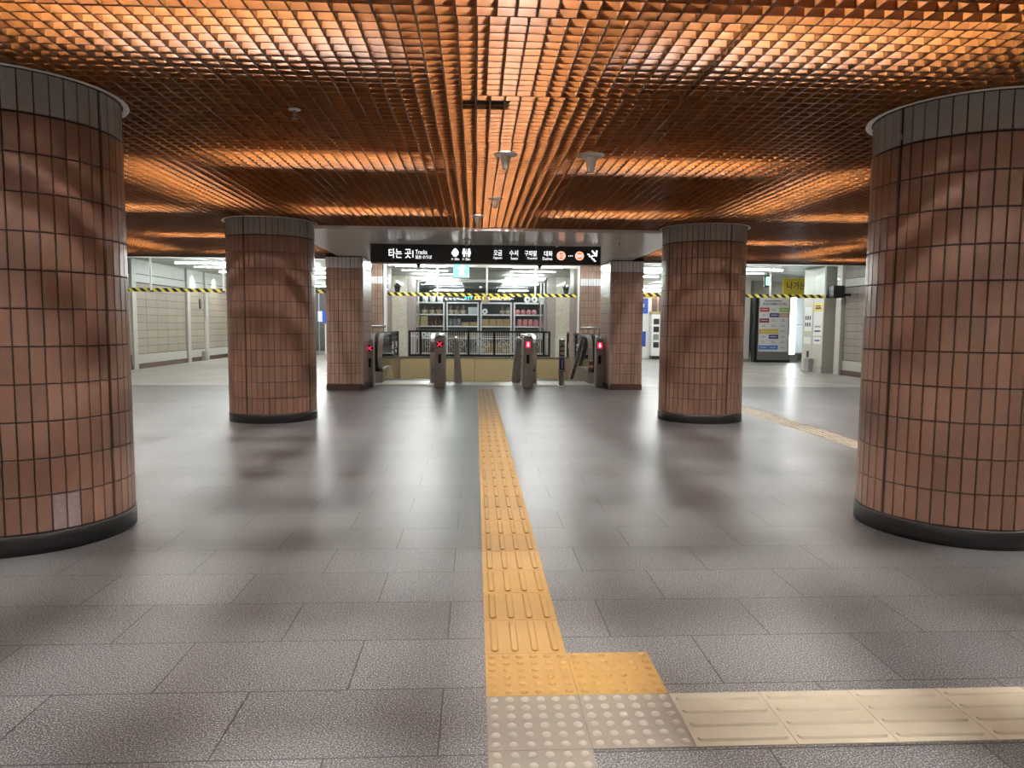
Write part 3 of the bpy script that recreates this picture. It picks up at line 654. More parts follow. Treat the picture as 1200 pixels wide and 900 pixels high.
# ================================================================ ESCALATORS
def escalator(xa, xb, outer, label, post_label):
    """xa/xb: centre lines of the two balustrades; outer: index of the balustrade next to the pillar"""
    t = thing('escalator', ((xa+xb)/2, 15.1, 0), label, 'escalator')
    sl = math.tan(math.radians(30)); yn, yk = 14.75, 16.3; ye = 20.6
    def path(dz, r0):
        pts = []
        cz = .56; r_ = r0
        for a in range(13):
            ang = -PI/2*0.95 - PI*0.98*a/12
            pts.append((yn+.45+r_*math.cos(ang) if True else 0, cz+r_*math.sin(ang)))
        pts.append((yk, cz+r_)); pts.append((ye, cz+r_-(ye-yk)*sl)); return pts
    for k, xc in enumerate((xa, xb)):
        inner = 1 if k == 0 else -1
        b = thing_part = MB()
        cap = MB(); pth = path(0, .43)
        cap.tube([(xc, y, z) for y, z in pth[:-1]], 0, flat=(.25, .04)); cap.tube([(xc, y, z) for y, z in pth[-2:]], 0, flat=(.09, .05))
        part('newel_cladding', cap, m_steel, t, 'bright steel newel wrap')
        hr = MB(); hr.tube([(xc, y, z) for y, z in path(0, .455)], 0, flat=(.075, .035)); part('handrail', hr, m_black, t, 'black rubber handrail')
        gl = MB(); poly = [(yn+.45+.40*math.cos(-PI/2-PI*a/12), .56+.40*math.sin(-PI/2-PI*a/12)) for a in range(13)]
        poly = poly+[(yk, .96), (ye, .96-(ye-yk)*sl), (ye, .30-(ye-yk)*sl), (yk, .16)]
        gl.prism(poly, 'x', xc+inner*.06, xc+inner*.068); part('glass_balustrade', gl, glass_es, t, 'grey glass panel')
        bs = MB(); bs.prism([(yn+.02, 0), (yn+.05, .22), (yn+.35, .27), (yk, .27), (ye, .27-(ye-yk)*sl), (ye, -.25-(ye-yk)*sl), (15.12, -.25), (15.12, 0)], 'x', xc-.125, xc+.125)
        part('base_casing', bs, m_steel_d, t)
        ic = MB(); ic.prism([(15.14, .03), (yk, .26), (ye, .26-(ye-yk)*sl), (ye, -.30-(ye-yk)*sl), (yk, -.1), (15.14, -.1)], 'x', xc+inner*.126, xc+inner*.132); part('skirt_panel', ic, m_tan, t, 'steel skirt panel coloured with a tan wall reflection')  # tan colour stands for the back wall mirrored in the steel skirt
        ed = MB(); ed.tube([(xc+inner*.135, 15.2, .035), (xc+inner*.135, yk, .05), (xc+inner*.135, ye, .05-(ye-yk)*sl)], 0, flat=(.02, .03)); part('skirt_edge', ed, m_steel_b, t)
    lo, hi = min(xa, xb)+.14, max(xa, xb)-.14
    part('landing_plate', MB().box(lo, 14.25, 0.001, hi, 15.2, .012), m_steel, t)
    sp_ = MB(); y, z = 15.2, 0.0
    for k in range(16):
        drop = .0 if k < 2 else .2
        z -= drop
        sp_.box(lo, y, z-.2, hi, y+.34, z)
        for q in range(12):
            xx = lo+(hi-lo)*(q+.5)/12; sp_.box(xx-.006, y, z, xx+.006, y+.33, z+.008)
        y += .345
        if y > 20.7: break
    part('step_band', sp_, m_blackm, t, 'dark ribbed steps')
    return t
glass_es = glass_mat('escalator_glass', (0.42, 0.45, 0.46), 1.0, 0.05)
e1 = escalator(-2.03, -.80, 0, 'descending escalator with steel newels beside the square pillar, red crosses on its posts', '')
e2 = escalator(2.47, 1.14, 0, 'escalator with steel newels and a white notice on its glass, red arrows on its posts', '')
part('notice', MB().box(2.395, 15.02, .42, 2.399, 15.12, .86), m_paper, e2, 'white upright notice sticker')
part('warning_sticker', MB().box(2.36, 14.76, .30, 2.44, 14.765, .55).box(2.36, 14.755, .34, 2.44, 14.76, .38, 1).box(2.36, 14.755, .46, 2.44, 14.76, .5, 1), [m_redp, m_paper], e2, 'red and white sticker')
part('notice', MB().box(-1.965, 15.1, .74, -1.961, 15.2, .84), m_paper, e1, 'small white sticker')

def gate_post(x, y, w_, d, h, label, cross=True, flip=1):
    t = thing('indicator_post', (x, y, 0), label, 'escalator post')
    pr = MB(); pr.rbox(x-w_/2, y, 0, x+w_/2, y+d, h-.04, .012); part('body', pr, m_steel_d, t)
    part('cap', MB().rbox(x-w_/2+.01, y+.01, h-.045, x+w_/2-.01, y+d-.01, h, .02), m_steel_b, t)
    ind = MB(); z = h-.17
    if cross:
        for s_ in (-1, 1): ind.tube([(x-.045, y-.004, z-.045*s_), (x+.045, y-.004, z+.045*s_)], .008, 6)
    else:
        ind.box(x-.045, y-.006, z-.055, x+.045, y-.001, z+.055)
    db = part('display_back', MB().box(x-.058, y-.0008, z-.06, x+.058, y+.002, z+.06), m_black, t)
    rs = part('red_signal', ind, m_red, db, 'glowing red cross' if cross else 'glowing red arrow panel')
    if not cross: part('arrow', MB().prism([(x-.008, z+.04), (x+.008, z+.04), (x+.008, z-.0), (x+.025, z-.0), (x, z-.04), (x-.025, z-.0), (x-.008, z-.0)], 'y', y-.009, y-.0055), m_lit, db, 'white arrow')
    part('sensor_window', MB().rbox(x-.03, y-.004, h-.53, x+.03, y+.01, h-.36, .004), m_black, t)
    return t
gate_post(-2.01, 13.75, .13, .25, .91, 'slim post with a red cross standing against the square pillar')
gate_post(-.675, 13.62, .20, .5, 1.0, 'wide steel post with a red cross between escalator and stairs')
gate_post(1.00, 13.62, .18, .5, 1.0, 'wide steel post with a red arrow between stairs and escalator', cross=False)
gate_post(2.40, 13.75, .13, .25, .99, 'slim post with a red arrow standing against the square pillar', cross=False)

# stair side stanchions and handrails of the middle stair
for (x, s, lb) in ((-.40, 1, 'tapering steel stair handrail beside the red cross post'), (.90, -1, 'tapering steel stair handrail beside the red arrow post')):
    t = thing('stair_handrail', (x, 14.9, 0), lb, 'handrail')
    mb = MB(); a = x-.04*s; mb.prism([(a, 0.), (a+s*.17, 0.), (a+s*.09, .90), (a+s*.03, .93), (a, .90)], 'y', 14.85, 14.93); part('end_panel', mb, m_steel_d, t)
    part('rail', MB().tube([(x, 14.8, .86), (x, 15.1, .93), (x, 15.5, .9), (x, 20.5, -2.0)], .03, 10), m_steel, t)
    part('lower_rail', MB().tube([(x, 14.93, .55), (x, 15.5, .5), (x, 20.5, -2.4)], .018, 8), m_steel_d, t)
    part('infill', MB().prism([(14.93, .02), (15.1, .0), (15.5, -.1), (20.5, -3.0), (20.5, -2.45), (15.5, .44), (14.93, .5)], 'x', x-.012, x+.012), m_grey, t)
st3 = thing('staircase', (.25, 15.1, 0), 'flight of stairs going down between the two escalators', 'stairs')
sb = MB(); nb = MB(); y, z = 15.1, 0
for k in range(18):
    z -= .165; sb.box(-.36, y, z-.3, .86, y+.33, z); nb.box(-.36, y+.0, z, .86, y+.04, z+.004); y += .32
    if y > 20.6: break
part('treads', sb, m_floor2, st3); part('nosing', nb, m_yel, st3, 'yellow nosing strips')
part('stringer', MB().prism([(15.12, -3.6), (15.12, -.1), (20.9, -3.2), (20.9, -3.6)], 'x', -.66, -.43).prism([(15.12, -3.6), (15.12, -.1), (20.9, -3.2), (20.9, -3.6)], 'x', .93, 1.01), m_grey, st3)

# threshold warning strips
for (a, b, lb, mt) in ((-2.0, -.78, 'cream warning studs in front of the escalator with red cross posts', m_cream), (-.27, .57, 'yellow cream warning studs in front of the middle stairs', m_cream), (1.2, 2.42, 'cream warning studs in front of the escalator with red arrow posts', m_cream)):
    t = thing('warning_stud_strip', ((a+b)/2, 13.9, 0), lb, 'tactile paving')
    mb = MB(); mb.rbox(a, 13.86, -.005, b, 14.16, .004, .0015); part('base_plate', mb, m_cream, t)
    s_ = MB(); n = int((b-a)/.05)
    for i in range(n):
        for j in range(6): s_.lathe(a+.025+i*(b-a)/n, 13.885+j*.05, [(.017, .004), (.013, .01), (.0001, .011)], 8)
    part('studs', s_, mt, t)
struct('trim_threshold', MB().box(-2.2, 13.80, -.002, 2.65, 13.84, .003).box(-.62, 14.2, -.002, .98, 15.02, .003), m_steel)

# signed bollard
bo = thing('information_bollard', (1.70, 14.05, 0), 'slim round bollard with pictogram circles and a dark blue notice', 'bollard')
part('tube', MB().cyl(1.70, 14.05, 0.02, .9, .058, n=20), m_steel_d, bo)
part('cap', MB().lathe(1.70, 14.05, [(.06, .88), (.06, .915), (.045, .93), (.0001, .932)], 20), m_steel_b, bo)
part('foot', MB().lathe(1.70, 14.05, [(.1, 0), (.1, .012), (.065, .03), (.058, .03)], 20), m_steel_b, bo)
part('ring', MB().lathe(1.70, 14.05, [(.06, .29), (.065, .3), (.065, .32), (.06, .33)], 20), m_steel_b, bo)
def curved_label(z0, z1, m, name, half=.9, r=.0595, lab=None):
    mb = MB(); n = 8; vs = []
    for z in (z0, z1):
        for i in range(n+1):
            a = -PI/2-half+2*half*i/n; vs.append((1.70+r*math.cos(a), 14.05+r*math.sin(a), z))
    mb.add(vs, [(i, i+1, n+2+i, n+1+i) for i in range(n)]); return part(name, mb, m, bo, lab)
curved_label(.33, .56, m_navy, 'notice', lab='dark blue notice'); curved_label(.6, .8, m_black, 'pictogram_plate', .75)
curved_label(.36, .53, m_paper, 'notice_lettering', .12, .0602)
for z in (.745, .655):
    mb = MB(); n = 18; vs = [(1.70+.034*math.cos(2*PI*i/n), yy, z+.034*math.sin(2*PI*i/n)) for yy in (13.99, 13.985) for i in range(n)]
    mb.add(vs, [[n+i for i in range(n)]]+[(i, (i+1) % n, n+(i+1) % n, n+i) for i in range(n)]); part('pictogram_circle', mb, m_paper, bo)
    part('pictogram_bar', MB().box(1.69, 13.982, z-.018, 1.71, 13.985, z+.018), m_redp, bo)

# ================================================================ RAILINGS AROUND THE STAIRWELL
def scroll(mb, cx, cz, r, y, axis='x', s=1):
    pts = []
    for k in range(22):
        a = k/21*2.6*PI; rr = r*(1-.72*k/21)
        u = cx+s*rr*math.cos(a); pts.append((u, y, cz+rr*math.sin(a)) if axis == 'x' else (y, u, cz+rr*math.sin(a)))
    mb.tube(pts, .007, 5)
def railing(axis, fixed, a0, a1, z0, z1, posts, label, npick, scrolls=True):
    t = thing('wrought_railing', ((a0+a1)/2, fixed, z0) if axis == 'x' else (fixed, (a0+a1)/2, z0), label, 'railing')
    def B(mb, u0, u1, za, zb, d=.02):
        if axis == 'x': mb.box(u0, fixed-d, za, u1, fixed+d, zb)
        else: mb.box(fixed-d, u0, za, fixed+d, u1, zb)
    r = MB(); B(r, a0, a1, z1-.05, z1, .03); part('top_rail', r, m_blackm, t)
    r = MB(); B(r, a0, a1, z0+.0, z0+.06, .025); part('bottom_rail', r, m_blackm, t)
    for u in posts: r = MB(); B(r, u-.03, u+.03, z0, z1, .03); part('post', r, m_blackm, t)
    pk = MB()
    for k in range(npick):
        u = a0+(a1-a0)*(k+.5)/npick; B(pk, u-.007, u+.007, z0+.05, z1-.05, .007)
    B(pk, a0, a1, z1-.17, z1-.155, .007)
    part('pickets', pk, m_white if axis == 'x' else m_blackm, t)
    if scrolls:
        for q in range(len(posts)-1):
            c = (posts[q]+posts[q+1])/2; hh = (z1-z0)/2; wdt = posts[q+1]-posts[q]
            if wdt < .6: continue
            nn = max(1, int(round(wdt/.75)))
            for m_ in range(nn):
                cc = posts[q]+wdt*(m_+.5)/nn; sc = MB()
                scroll(sc, cc-.13, z0+hh-.02, .13, fixed, axis, 1); scroll(sc, cc+.13, z0+hh-.02, .13, fixed, axis, -1)
                scroll(sc, cc-.06, z0+hh-.2, .06, fixed, axis, -1); scroll(sc, cc+.06, z0+hh-.2, .06, fixed, axis, 1)
                part('scrollwork', sc, m_white, t, 'pale scroll ornament')
    return t
railing('x', 21.05, -1.95, 2.2, .27, 1.02, [-1.92, -1.6, -.2, .55, 2.0, 2.17], 'black railing with pale scrollwork across the far end of the stairwell', 64)
railing('y', -2.24, 15.3, 20.9, .25, 1.0, [15.35, 17.2, 19.1, 20.85], 'dark railing along the stairwell on the side of the red crosses', 34)
railing('y', 2.69, 15.3, 20.9, .25, 1.0, [15.35, 17.2, 19.1, 20.85], 'dark railing along the stairwell on the side of the red arrows', 34)
for x0, x1, lb in ((-3.6, -2.3, 'low grey rail in front of the slim pillar near the red crosses'), (2.75, 4.0, 'low grey rail in front of the slim pillar near the red arrows')):
    t = thing('barrier_rail', ((x0+x1)/2, 18.6, 0), lb, 'railing')
    part('top_rail', MB().tube([(x0, 18.6, 1.14), (x1, 18.6, 1.14)], .03, 8), m_steel_d, t)
    for k in range(9): x = x0+.05+(x1-x0-.1)*k/8; part('baluster', MB().tube([(x, 18.6, 0), (x, 18.6, .92)], .02, 6).sphere((x, 18.6, .95), .035, 6).tube([(x, 18.6, .95), (x, 18.6, 1.14)], .008, 5), m_blackm, t)
    part('lower_rail', MB().tube([(x0, 18.6, .9), (x1, 18.6, .9)], .022, 8), m_blackm, t)

# ================================================================ SMOKE CURTAINS
def smoke_curtain(x0, x1, y, zt, label, hangers):
    t = thing('smoke_curtain', ((x0+x1)/2, y, zt), label, 'glass smoke curtain')
    part('glass_pane', MB().box(x0, y, zt, x1, y+.012, HK-.06), m_glass_c, t)
    part('hazard_band', MB().box(x0, y-.006, zt-.03, x1, y+.018, zt+.055), m_hazard, t, 'yellow and black striped lower edge')
    part('head_channel', MB().box(x0, y-.03, HK-.075, x1, y+.04, HK-.005), m_white, t, 'white top channel')
    for x in hangers: part('hanger', MB().rbox(x-.022, y-.03, zt-.0, x+.022, y-.008, HK-.07, .004), m_white, t)
    return t
smoke_curtain(XL+.02, -3.05, 17.7, 1.96, 'hanging glass smoke curtain with striped edge before the beige tiled wall', (-7.75, -6.05, -4.5))
smoke_curtain(3.4, 9.1, 17.7, 1.96, 'hanging glass smoke curtain with striped edge before the information board', (5.6, 7.35, 8.75))
smoke_curtain(-2.34, 2.72, 19.36, 1.985, 'hanging glass smoke curtain with striped edge over the stairwell in front of the shop', (-1.02, .30, 1.60))

# ================================================================ SHOP
sf = thing('shopfront_glazing', (.2, 25.4, 0), 'clear glass shopfront with slim grey frames behind the stairwell', 'shopfront')
part('glass_pane', MB().box(-2.0, 25.4, .05, 2.42, 25.41, HK-.1), m_glass, sf)
for x in (-2.0, 2.30, 2.42): part('mullion', MB().box(x-.025, 25.37, 0, x+.025, 25.44, HK), m_steel, sf)
part('head_rail', MB().box(-2.0, 25.37, HK-.12, 2.42, 25.44, HK-.02), m_steel, sf); part('sill', MB().box(-2.0, 25.37, 0, 2.42, 25.44, .08), m_steel_d, sf)
sn = thing('shop_name_letters', (.35, 25.3, 2.2), 'shop name in small cyan and yellow letters above the shelving', 'shop sign')
m_lcy = mat('cyan_letter', (0.15, 0.75, 0.65), 0.5, emit=(.15, .9, .75), estr=1.0); m_lye = mat('yellow_letter', (0.8, 0.6, 0.1), 0.5, emit=(1, .72, .15), estr=1.0)
text_fit('SW', -.40, -.08, 2.08, 2.26, 25.30, m_lcy, sn, bold=.02); text_fit('EET', -.04, .34, 2.08, 2.26, 25.30, m_lye, sn, bold=.02); text_fit('DREAM', .46, 1.2, 2.08, 2.26, 25.30, m_lye, sn, bold=.02)
part('support_bar', MB().box(-.42, 25.31, 2.05, 1.22, 25.33, 2.07), m_steel_d, sn)
RX = [(-2.39, -1.16), (-1.09, .12), (.18, 1.36), (1.43, 2.62)]; RY = 26.9; SHZ = [.12, .69, 1.135, 1.575]
rack_names = ['leftmost white rack', 'white rack second from left', 'white rack second from right', 'rightmost white rack']
for i, (a, b) in enumerate(RX):
    t = thing('display_rack', ((a+b)/2, RY+.2, 0), 'open white framed shop shelving, the '+rack_names[i]+' of four', 'shelving')
    for xx in (a, b-.05):
        for yy in (RY, RY+.36): part('upright', MB().box(xx, yy, 0, xx+.05, yy+.04, 2.03), m_white, t)
    part('top_frame', MB().box(a, RY, 1.985, b, RY+.4, 2.035), m_white, t)
    for z in SHZ: part('shelf', MB().box(a+.05, RY+.002, z-.03, b-.05, RY+.398, z+.012), m_white, t)
def goods(kind, mk, ri, zi, n, material, label, cat, x0=.08, x1=.95, detail=None):
    a, b = RX[ri]; z = (SHZ+[2.035])[zi]+.012 if zi < 4 else 2.036
    for k in range(n):
        x = a+(b-a)*(x0+(x1-x0)*(k+.5)/n)
        mb = MB(); mk(mb, x, RY+.18, z, (b-a)*(x1-x0)/n*.9)
        ords = ['first', 'second', 'third', 'fourth', 'fifth', 'sixth', 'seventh'][k]
        tag(mb.build(kind, material, origin=(x, RY+.18, z)), '%s, %s on %s of the %s' % (label, ords, ['bottom shelf', 'low shelf', 'middle shelf', 'upper shelf', 'top'][zi], rack_names[ri]), cat, '%s on the %s' % (cat, rack_names[ri]))
def g_box(mb, x, y, z, w_): mb.rbox(x-w_/2, y-.15, z, x+w_/2, y+.15, z+.26, .008)
def g_boxt(mb, x, y, z, w_): mb.rbox(x-w_/2, y-.15, z, x+w_/2, y+.15, z+.36, .008)
def g_boxl(mb, x, y, z, w_): mb.rbox(x-w_/2, y-.15, z, x+w_/2, y+.15, z+.14, .008)
def g_pot(mb, x, y, z, w_):
    r = min(w_/2, .13); mb.lathe(x, y, [(.0001, 0), (r*.75, 0), (r, .15), (r*.92, .15), (.0001, .13)], 16, z0=z)
def g_plant(mb, x, y, z, w_):
    g_pot(mb, x, y, z, w_); r_ = random.Random(int(x*1000))
    for k in range(16):
        a = r_.uniform(0, 2*PI); l = r_.uniform(.1, .24); q = r_.uniform(.02, .1)
        mb.tube([(x, y, z+.12), (x+q*.5*math.cos(a), y+q*.5*math.sin(a), z+.12+l*.6), (x+q*math.cos(a), y+q*math.sin(a), z+.12+l)], .005, 4)
def g_jar(mb, x, y, z, w_):
    r = min(w_/2, .1); mb.lathe(x, y, [(.0001, 0), (r, 0), (r, .2), (r*.8, .23), (r*.8, .27), (.0001, .27)], 16, z0=z)
def g_roll(mb, x, y, z, w_):
    r = min(w_/2, .13); n = 20; vs = []
    for yy in (y-.16, y+.1):
        for q in (r, r*.35):
            vs += [(x+q*math.cos(2*PI*i/n), yy, z+r+q*math.sin(2*PI*i/n)) for i in range(n)]
    fs = []
    for i in range(n):
        j = (i+1) % n
        fs += [(i, j, n+j, n+i), (2*n+i, 3*n+i, 3*n+j, 2*n+j), (i, 2*n+i, 2*n+j, j), (n+i, n+j, 3*n+j, 3*n+i)]
    mb.add(vs, fs, smooth=False)
def g_bucket(mb, x, y, z, w_):
    r = min(w_/2, .15); mb.lathe(x, y, [(.0001, 0), (r*.7, 0), (r, .22), (r*.93, .22), (r*.66, .03), (.0001, .03)], 18, z0=z)
def g_ball(mb, x, y, z, w_): r = min(w_/2, .12); mb.sphere((x, y, z+r), r, 8)
goods('bucket', g_bucket, 0, 4, 3, m_white, 'white bucket', 'bucket', .3, .98)
goods('planter', g_plant, 0, 3, 4, [m_pot], 'dried sprigs in a brown planter', 'planter')
goods('carton', g_boxt, 0, 2, 2, m_kraft, 'beige carton', 'box', .04, .5)
goods('storage_jar', g_jar, 0, 2, 3, m_brownp, 'dark storage jar', 'jar', .52, .96)
goods('paper_roll', g_roll, 0, 1, 4, m_white, 'white paper roll', 'roll', .06, .9)
goods('planter', g_plant, 1, 3, 3, [m_plant], 'pale planter of grasses', 'planter', .04, .62)
goods('carton', g_box, 1, 3, 1, m_teal, 'pale blue carton', 'box', .66, .97)
goods('storage_jar', g_jar, 1, 2, 3, m_grey, 'grey storage jar', 'jar', .04, .45)
goods('carton', g_boxl, 1, 2, 2, m_card, 'flat brown cardboard carton', 'box', .46, .97)
goods('carton', g_box, 1, 1, 1, m_kraft, 'beige carton', 'box', .6, .95)
goods('paper_roll', g_roll, 2, 3, 1, m_white, 'white paper roll', 'roll', .04, .24)
goods('planter', g_plant, 2, 3, 2, [m_plant], 'pale planter of grasses', 'planter', .62, .97)
goods('carton', g_box, 2, 2, 4, m_card, 'brown cardboard carton', 'box', .04, .97)
goods('carton', g_boxt, 2, 0, 3, m_card, 'tall brown cardboard carton', 'box', .04, .97)
goods('carton', g_box, 2, 4, 1, m_kraft, 'yellowish carton', 'box', .02, .3)
goods('ceramic_pot', g_ball, 3, 3, 4, m_pink, 'round pink pot', 'pot', .04, .74)
goods('ceramic_pot', g_jar, 3, 2, 5, m_pink, 'pink jar with a narrow neck', 'jar', .1, .98)
goods('paper_roll', g_roll, 3, 4, 3, m_white, 'round white tub', 'tub', .32, .98)
goods('paper_roll', g_roll, 3, 1, 2, m_white, 'white paper roll', 'roll', .5, .95)
# dark counters further inside the shop
for i, (a, b, y, lb) in enumerate(((-2.6, -.4, 30.0, 'dark low counter deep in the shop behind the beige cartons'), (.4, 2.9, 31.0, 'dark low counter deep in the shop behind the pink pots'))):
    t = thing('counter', ((a+b)/2, y, 0), lb, 'counter'); part('body', MB().rbox(a, y, 0, b, y+.6, .95, .01), m_brownp, t); part('worktop', MB().rbox(a-.03, y-.03, .95, b+.03, y+.63, .99, .006), m_grey, t)
# wall lanterns by the shop entrance
for x, lb in ((-2.14, 'dark wall lantern before the stone pier next to the cyan exit light'), (2.5, 'dark wall lantern before the stone pier on the red arrow side')):
    t = thing('wall_lantern', (x, 19.9, 2.1), lb, 'lantern'); z = 2.03
    part('cage', MB().cyl(x, 19.9, z+.03, z+.20, .055, .085, n=6, smooth=False), m_blackm, t)
    part('roof', MB().cyl(x, 19.9, z+.20, z+.30, .11, .01, n=6, smooth=False).cyl(x, 19.9, z+.30, z+.35, .008, .004, n=6), m_blackm, t)
    part('bracket', MB().tube([(x, 19.9, z+.03), (x, 19.95, z-.02), (x+(-.12 if x < 0 else .14), 19.9, z-.02)], .01, 6), m_blackm, t)

# ================================================================ EXIT LIGHTS AND SIGNS
t = thing('exit_light', (-.36, 17.9, HK), 'glowing cyan and white exit light hanging below the black sign', 'exit sign')
part('case', MB().rbox(-.55, 17.9, 2.36, -.16, 17.96, 2.74, .006), m_white, t)
part('lit_face', MB().box(-.54, 17.895, 2.37, -.17, 17.9, 2.73), m_lit_cy, t)
part('figure', MB().prism([(-.43, 2.40), (-.39, 2.40), (-.36, 2.48), (-.31, 2.40), (-.27, 2.41), (-.31, 2.52), (-.30, 2.6), (-.26, 2.57), (-.24, 2.6), (-.30, 2.66), (-.38, 2.64), (-.44, 2.58), (-.42, 2.56), (-.37, 2.59), (-.38, 2.5)], 'y', 17.889, 17.895).prism([(-.335+.03*math.cos(a*PI/6), 2.69+.03*math.sin(a*PI/6)) for a in range(12)], 'y', 17.889, 17.895), m_lit_wh, t)
part('hanger', MB().box(-.5, 17.92, 2.74, -.48, 17.94, HK).box(-.23, 17.92, 2.74, -.21, 17.94, HK), m_steel, t)
t = thing('exit_light', (8.62, 21, HK), 'narrow green exit light hanging near the information board', 'exit sign')
part('case', MB().rbox(8.54, 21.0, 2.38, 8.78, 21.06, 2.72, .006), m_black, t); part('lit_face', MB().box(8.58, 20.994, 2.43, 8.70, 21.0, 2.68), m_lit_gr, t)
part('hanger', MB().box(8.63, 21.02, 2.72, 8.66, 21.04, HK), m_black, t)
t = thing('exit_direction_sign', (10.6, 23, 2.5), 'yellow wall sign with black Korean lettering beside the white pier', 'sign')
part('panel', MB().rbox(9.98, 23.0, 2.24, 11.1, 23.06, 2.78, .004), m_yellow, t); text_fit('나가는 곳', 10.10, 11.02, 2.42, 2.66, 22.998, m_ink, t, bold=.01)
part('hanger', MB().box(10.5, 23.02, 2.77, 10.54, 23.04, HK), m_black, t)

# information board
ib = thing('information_board', (10.05, 23.9, 0), 'tall steel framed information board covered with small coloured advertisements', 'notice board')
part('frame', MB().rbox(9.52, 23.9, .0, 10.66, 24.06, 2.26, .01), m_steel_d, ib)
part('side_post', MB().rbox(9.42, 23.84, 0, 9.53, 24.1, 2.3, .01), m_blackm, ib)
ibp = part('panel', MB().box(9.58, 23.893, .36, 10.60, 23.9, 2.2), m_paper, ib)
part('plinth', MB().rbox(9.5, 23.86, 0, 10.68, 24.1, .08, .006), m_blackm, ib)
text_fit('INFORMATION', 9.70, 10.5, 1.93, 2.02, 23.892, m_navy, ib, bold=.01)
part('heading_bar', MB().box(9.75, 23.888, 2.06, 10.35, 23.893, 2.085), m_ink, ib)
ads = [[m_redp, m_paper, m_green], [m_paper, m_navy, m_pinkp], [m_maroon, m_paper, m_paper], [m_paper, m_paper, m_paper], [m_yellow, m_yellow, m_paper], [m_paper, m_navy, m_paper], [m_paper, m_paper, m_paper], [m_skyp, m_skyp, m_paper]]
for r, row in enumerate(ads):
    z1 = 1.86-r*.182
    for c, mm in enumerate(row):
        if mm is m_paper:
            part('advert_print', MB().box(9.66+c*.335, 23.889, z1-.10, 9.82+c*.335, 23.892, z1-.085).box(9.70+c*.335, 23.889, z1-.06, 9.78+c*.335, 23.892, z1-.045), m_grey, ibp)
        else: part('advert', MB().box(9.60+c*.335, 23.888, z1-.15, 9.925+c*.335, 23.892, z1-.01).box(9.65+c*.335, 23.886, z1-.09, 9.87+c*.335, 23.8885, z1-.065, 1), [mm, m_paper], ibp)
t = thing('light_column', (10.8, 24.0, 0), 'upright glowing white light column beside the information board', 'light')
part('lit_tube', MB().rbox(10.72, 23.96, .28, 10.88, 24.06, 2.2, .01), m_ledw, t); part('base', MB().rbox(10.7, 23.94, 0, 10.98, 24.2, .28, .01), m_grey, t)
t = thing('stone_pilaster', (9.0, 24.3, 0), 'plain beige pilaster just before the black edge of the information board', 'pilaster')
part('shaft', MB().rbox(8.95, 24.2, .1, 9.38, 24.6, HK, .01), m_wband, t); part('base', MB().rbox(8.93, 24.18, 0, 9.4, 24.62, .1, .008), m_steel_d, t)

# white pier with notices, beside the recess
pr = thing('notice_pier', (9.4, 18.9, 0), 'white enamelled pier with posters and a black slot near the grey tiled wall', 'pier')
PX = 9.08; PY = .62
part('body', MB().rbox(PX, 18.38, .18, 9.68, 19.55, HK-.02, .01), m_offw, pr)
part('joint', MB().box(PX-.001, 18.95, .18, PX+.01, 18.965, HK-.02), m_grey, pr)
part('plinth', MB().rbox(PX-.01, 18.37, 0, 9.68, 19.56, .18, .006), m_wband, pr)
def onface(name, y0, y1, z0, z1, m, d=.004): return part(name, MB().box(PX-d, y0+PY, z0, PX, y1+PY, z1), m, pr)
onface('poster', 18.40, 18.82, 1.10, 1.75, m_paper); onface('poster', 17.82, 18.28, .98, 1.62, m_paper); onface('yellow_poster', 17.82, 18.28, 1.63, 1.84, m_yellow)
onface('notice', 18.42, 18.84, .75, .93, m_paper); onface('notice', 17.84, 18.26, .76, .94, m_paper)
onface('lettering', 17.9, 18.2, 1.68, 1.73, m_ink, .006); onface('lettering', 17.92, 18.2, 1.75, 1.78, m_ink, .006)
for i in range(3):
    for z in (1.22, 1.4): onface('photo', 18.46+i*.12, 18.53+i*.12, z, z+.11, m_ink, .006)
onface('lettering', 17.88, 18.22, 1.2, 1.24, m_grey, .006); onface('lettering', 17.88, 18.22, 1.08, 1.12, m_ink, .006); onface('lettering', 17.9, 18.2, .83, .87, m_navy, .006)
onface('slot', 18.5, 18.62, .38, .56, m_black, .01)
tag(MB().rbox(8.94, 18.82, 0, 9.06, 19.1, .36, .008).build('floor_box', m_grey, origin=(9.0, 18.95, 0)), 'small grey metal box on the floor against the white pier', 'box')
sp = thing('wall_monitor', (8.95, 17.6, 2.05), 'black boxy monitor at the end of the striped smoke curtain', 'monitor')
part('case', MB().rbox(8.78, 17.30, 1.93, 9.06, 17.62, 2.23, .012), m_black, sp); part('bracket', MB().box(9.04, 17.44, 1.98, XR-.013, 17.5, 2.04), m_blackm, sp)
part('screen', MB().rbox(8.81, 17.285, 1.96, 9.03, 17.30, 2.20, .004), m_blackm, sp)
tag(MB().rbox(XL+.013, 23.0, 1.62, XL+.04, 23.14, 1.94, .004).build('wall_plate', m_black, origin=(XL+.02, 23.07, 1.62)), 'narrow black plate mounted on the beige tiled wall', 'wall plate')
tag(MB().rbox(XL+.021, 23.1, 0.0, XL+.14, 23.3, .3, .006).build('floor_box', m_grey, origin=(XL+.08, 23.2, 0)), 'small grey metal box at the foot of the beige tiled wall', 'box')

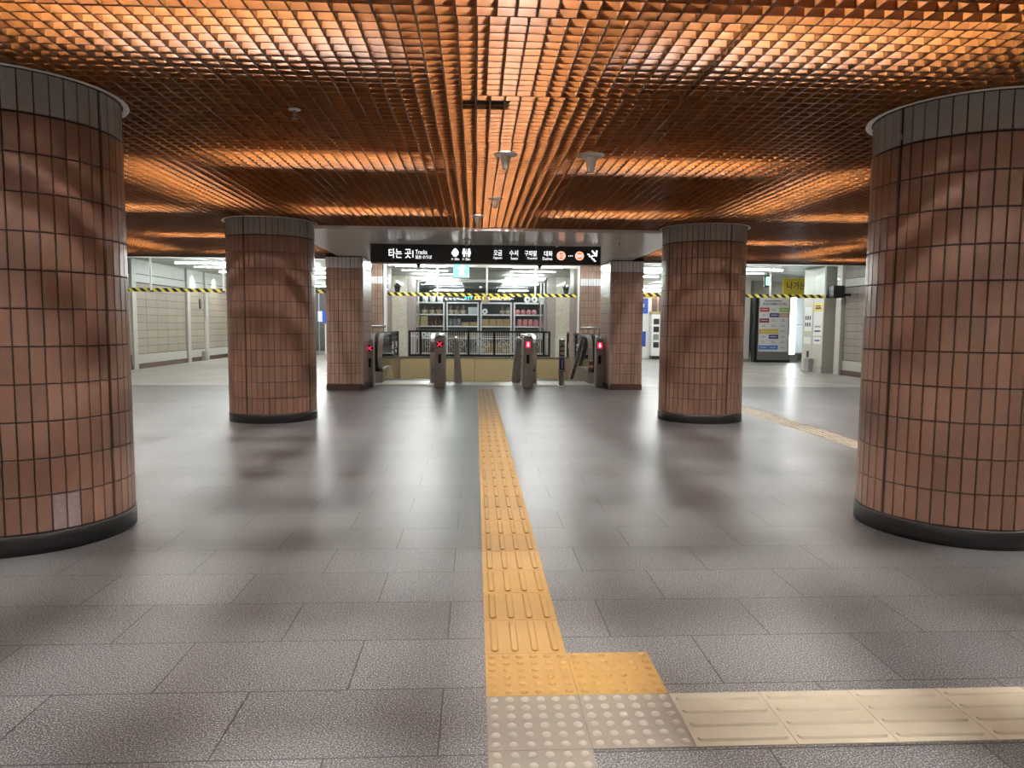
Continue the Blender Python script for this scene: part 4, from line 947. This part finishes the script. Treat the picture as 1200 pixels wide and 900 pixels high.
# ================================================================ FAR CORRIDOR THINGS
t = thing('advert_column', (6.1, 26, 0), 'blue and white advertising column seen between the square and round pillars', 'advertising column')
part('body', MB().rbox(5.85, 26.0, 0, 6.42, 26.4, 2.35, .01), m_white, t)
part('blue_panel', MB().box(5.87, 25.99, 1.65, 6.28, 26.0, 2.2), m_blue, t); part('blue_panel', MB().box(5.87, 25.99, .45, 6.22, 26.0, 1.0), m_blue, t)
part('yellow_top', MB().rbox(5.9, 25.98, 2.22, 6.5, 26.3, 2.38, .01), m_yellow, t); part('logo', MB().box(6.0, 25.984, 1.88, 6.14, 25.99, 2.0), m_paper, t)
t = thing('photo_kiosk', (6.6, 25.4, 0), 'white kiosk covered with black and white photographs beyond the round pillar', 'kiosk')
part('body', MB().rbox(6.33, 25.6, .12, 7.2, 26.0, 1.62, .03), m_white, t); part('base', MB().rbox(6.36, 25.62, 0, 7.17, 25.98, .12, .01), m_blackm, t)
part('brow', MB().rbox(6.33, 25.58, 1.62, 7.2, 26.0, 1.72, .01), m_kraft, t)
for i in range(3):
    for j in range(4): part('photo', MB().rbox(6.40+i*.25, 25.585, .42+j*.28, 6.60+i*.25, 25.6, .62+j*.28, .004), [m_ink, m_grey, m_blackm][(i+j) % 3], t)
t = thing('brown_door_panel', (7.2, 29.9, 0), 'dark brown panelled door far beyond the photograph kiosk', 'door')
part('leaf', MB().rbox(6.9, 29.86, 0, 8.4, 29.98, 2.6, .01), m_brownp, t)
for i in range(4): part('rib', MB().box(7.0+i*.3, 29.84, .1, 7.06+i*.3, 29.86, 2.5), m_wood, t)
t = thing('hanging_sign', (-5.9, 27.5, 1.6), 'small blue and white sign seen in the gap beside the square pillar', 'sign')
part('panel', MB().rbox(-5.95, 27.5, 1.22, -5.55, 27.54, 1.68, .004), m_blue, t); part('white_face', MB().box(-5.94, 27.494, 1.26, -5.78, 27.5, 1.66), m_paper, t)
part('post', MB().cyl(-5.9, 27.52, 0, 2.35, .02, n=8), m_steel, t); part('foot', MB().cyl(-5.9, 27.52, 0, .04, .15, n=16), m_steel_d, t)
t = thing('vending_machine', (-5.6, 29, 0), 'white machine with a black panel far down the corridor', 'machine')
part('body', MB().rbox(-6.0, 29.0, 0, -5.3, 29.6, 1.2, .02), m_white, t); part('window', MB().box(-5.85, 28.99, .6, -5.5, 29.0, 1.0), m_black, t)
finish()
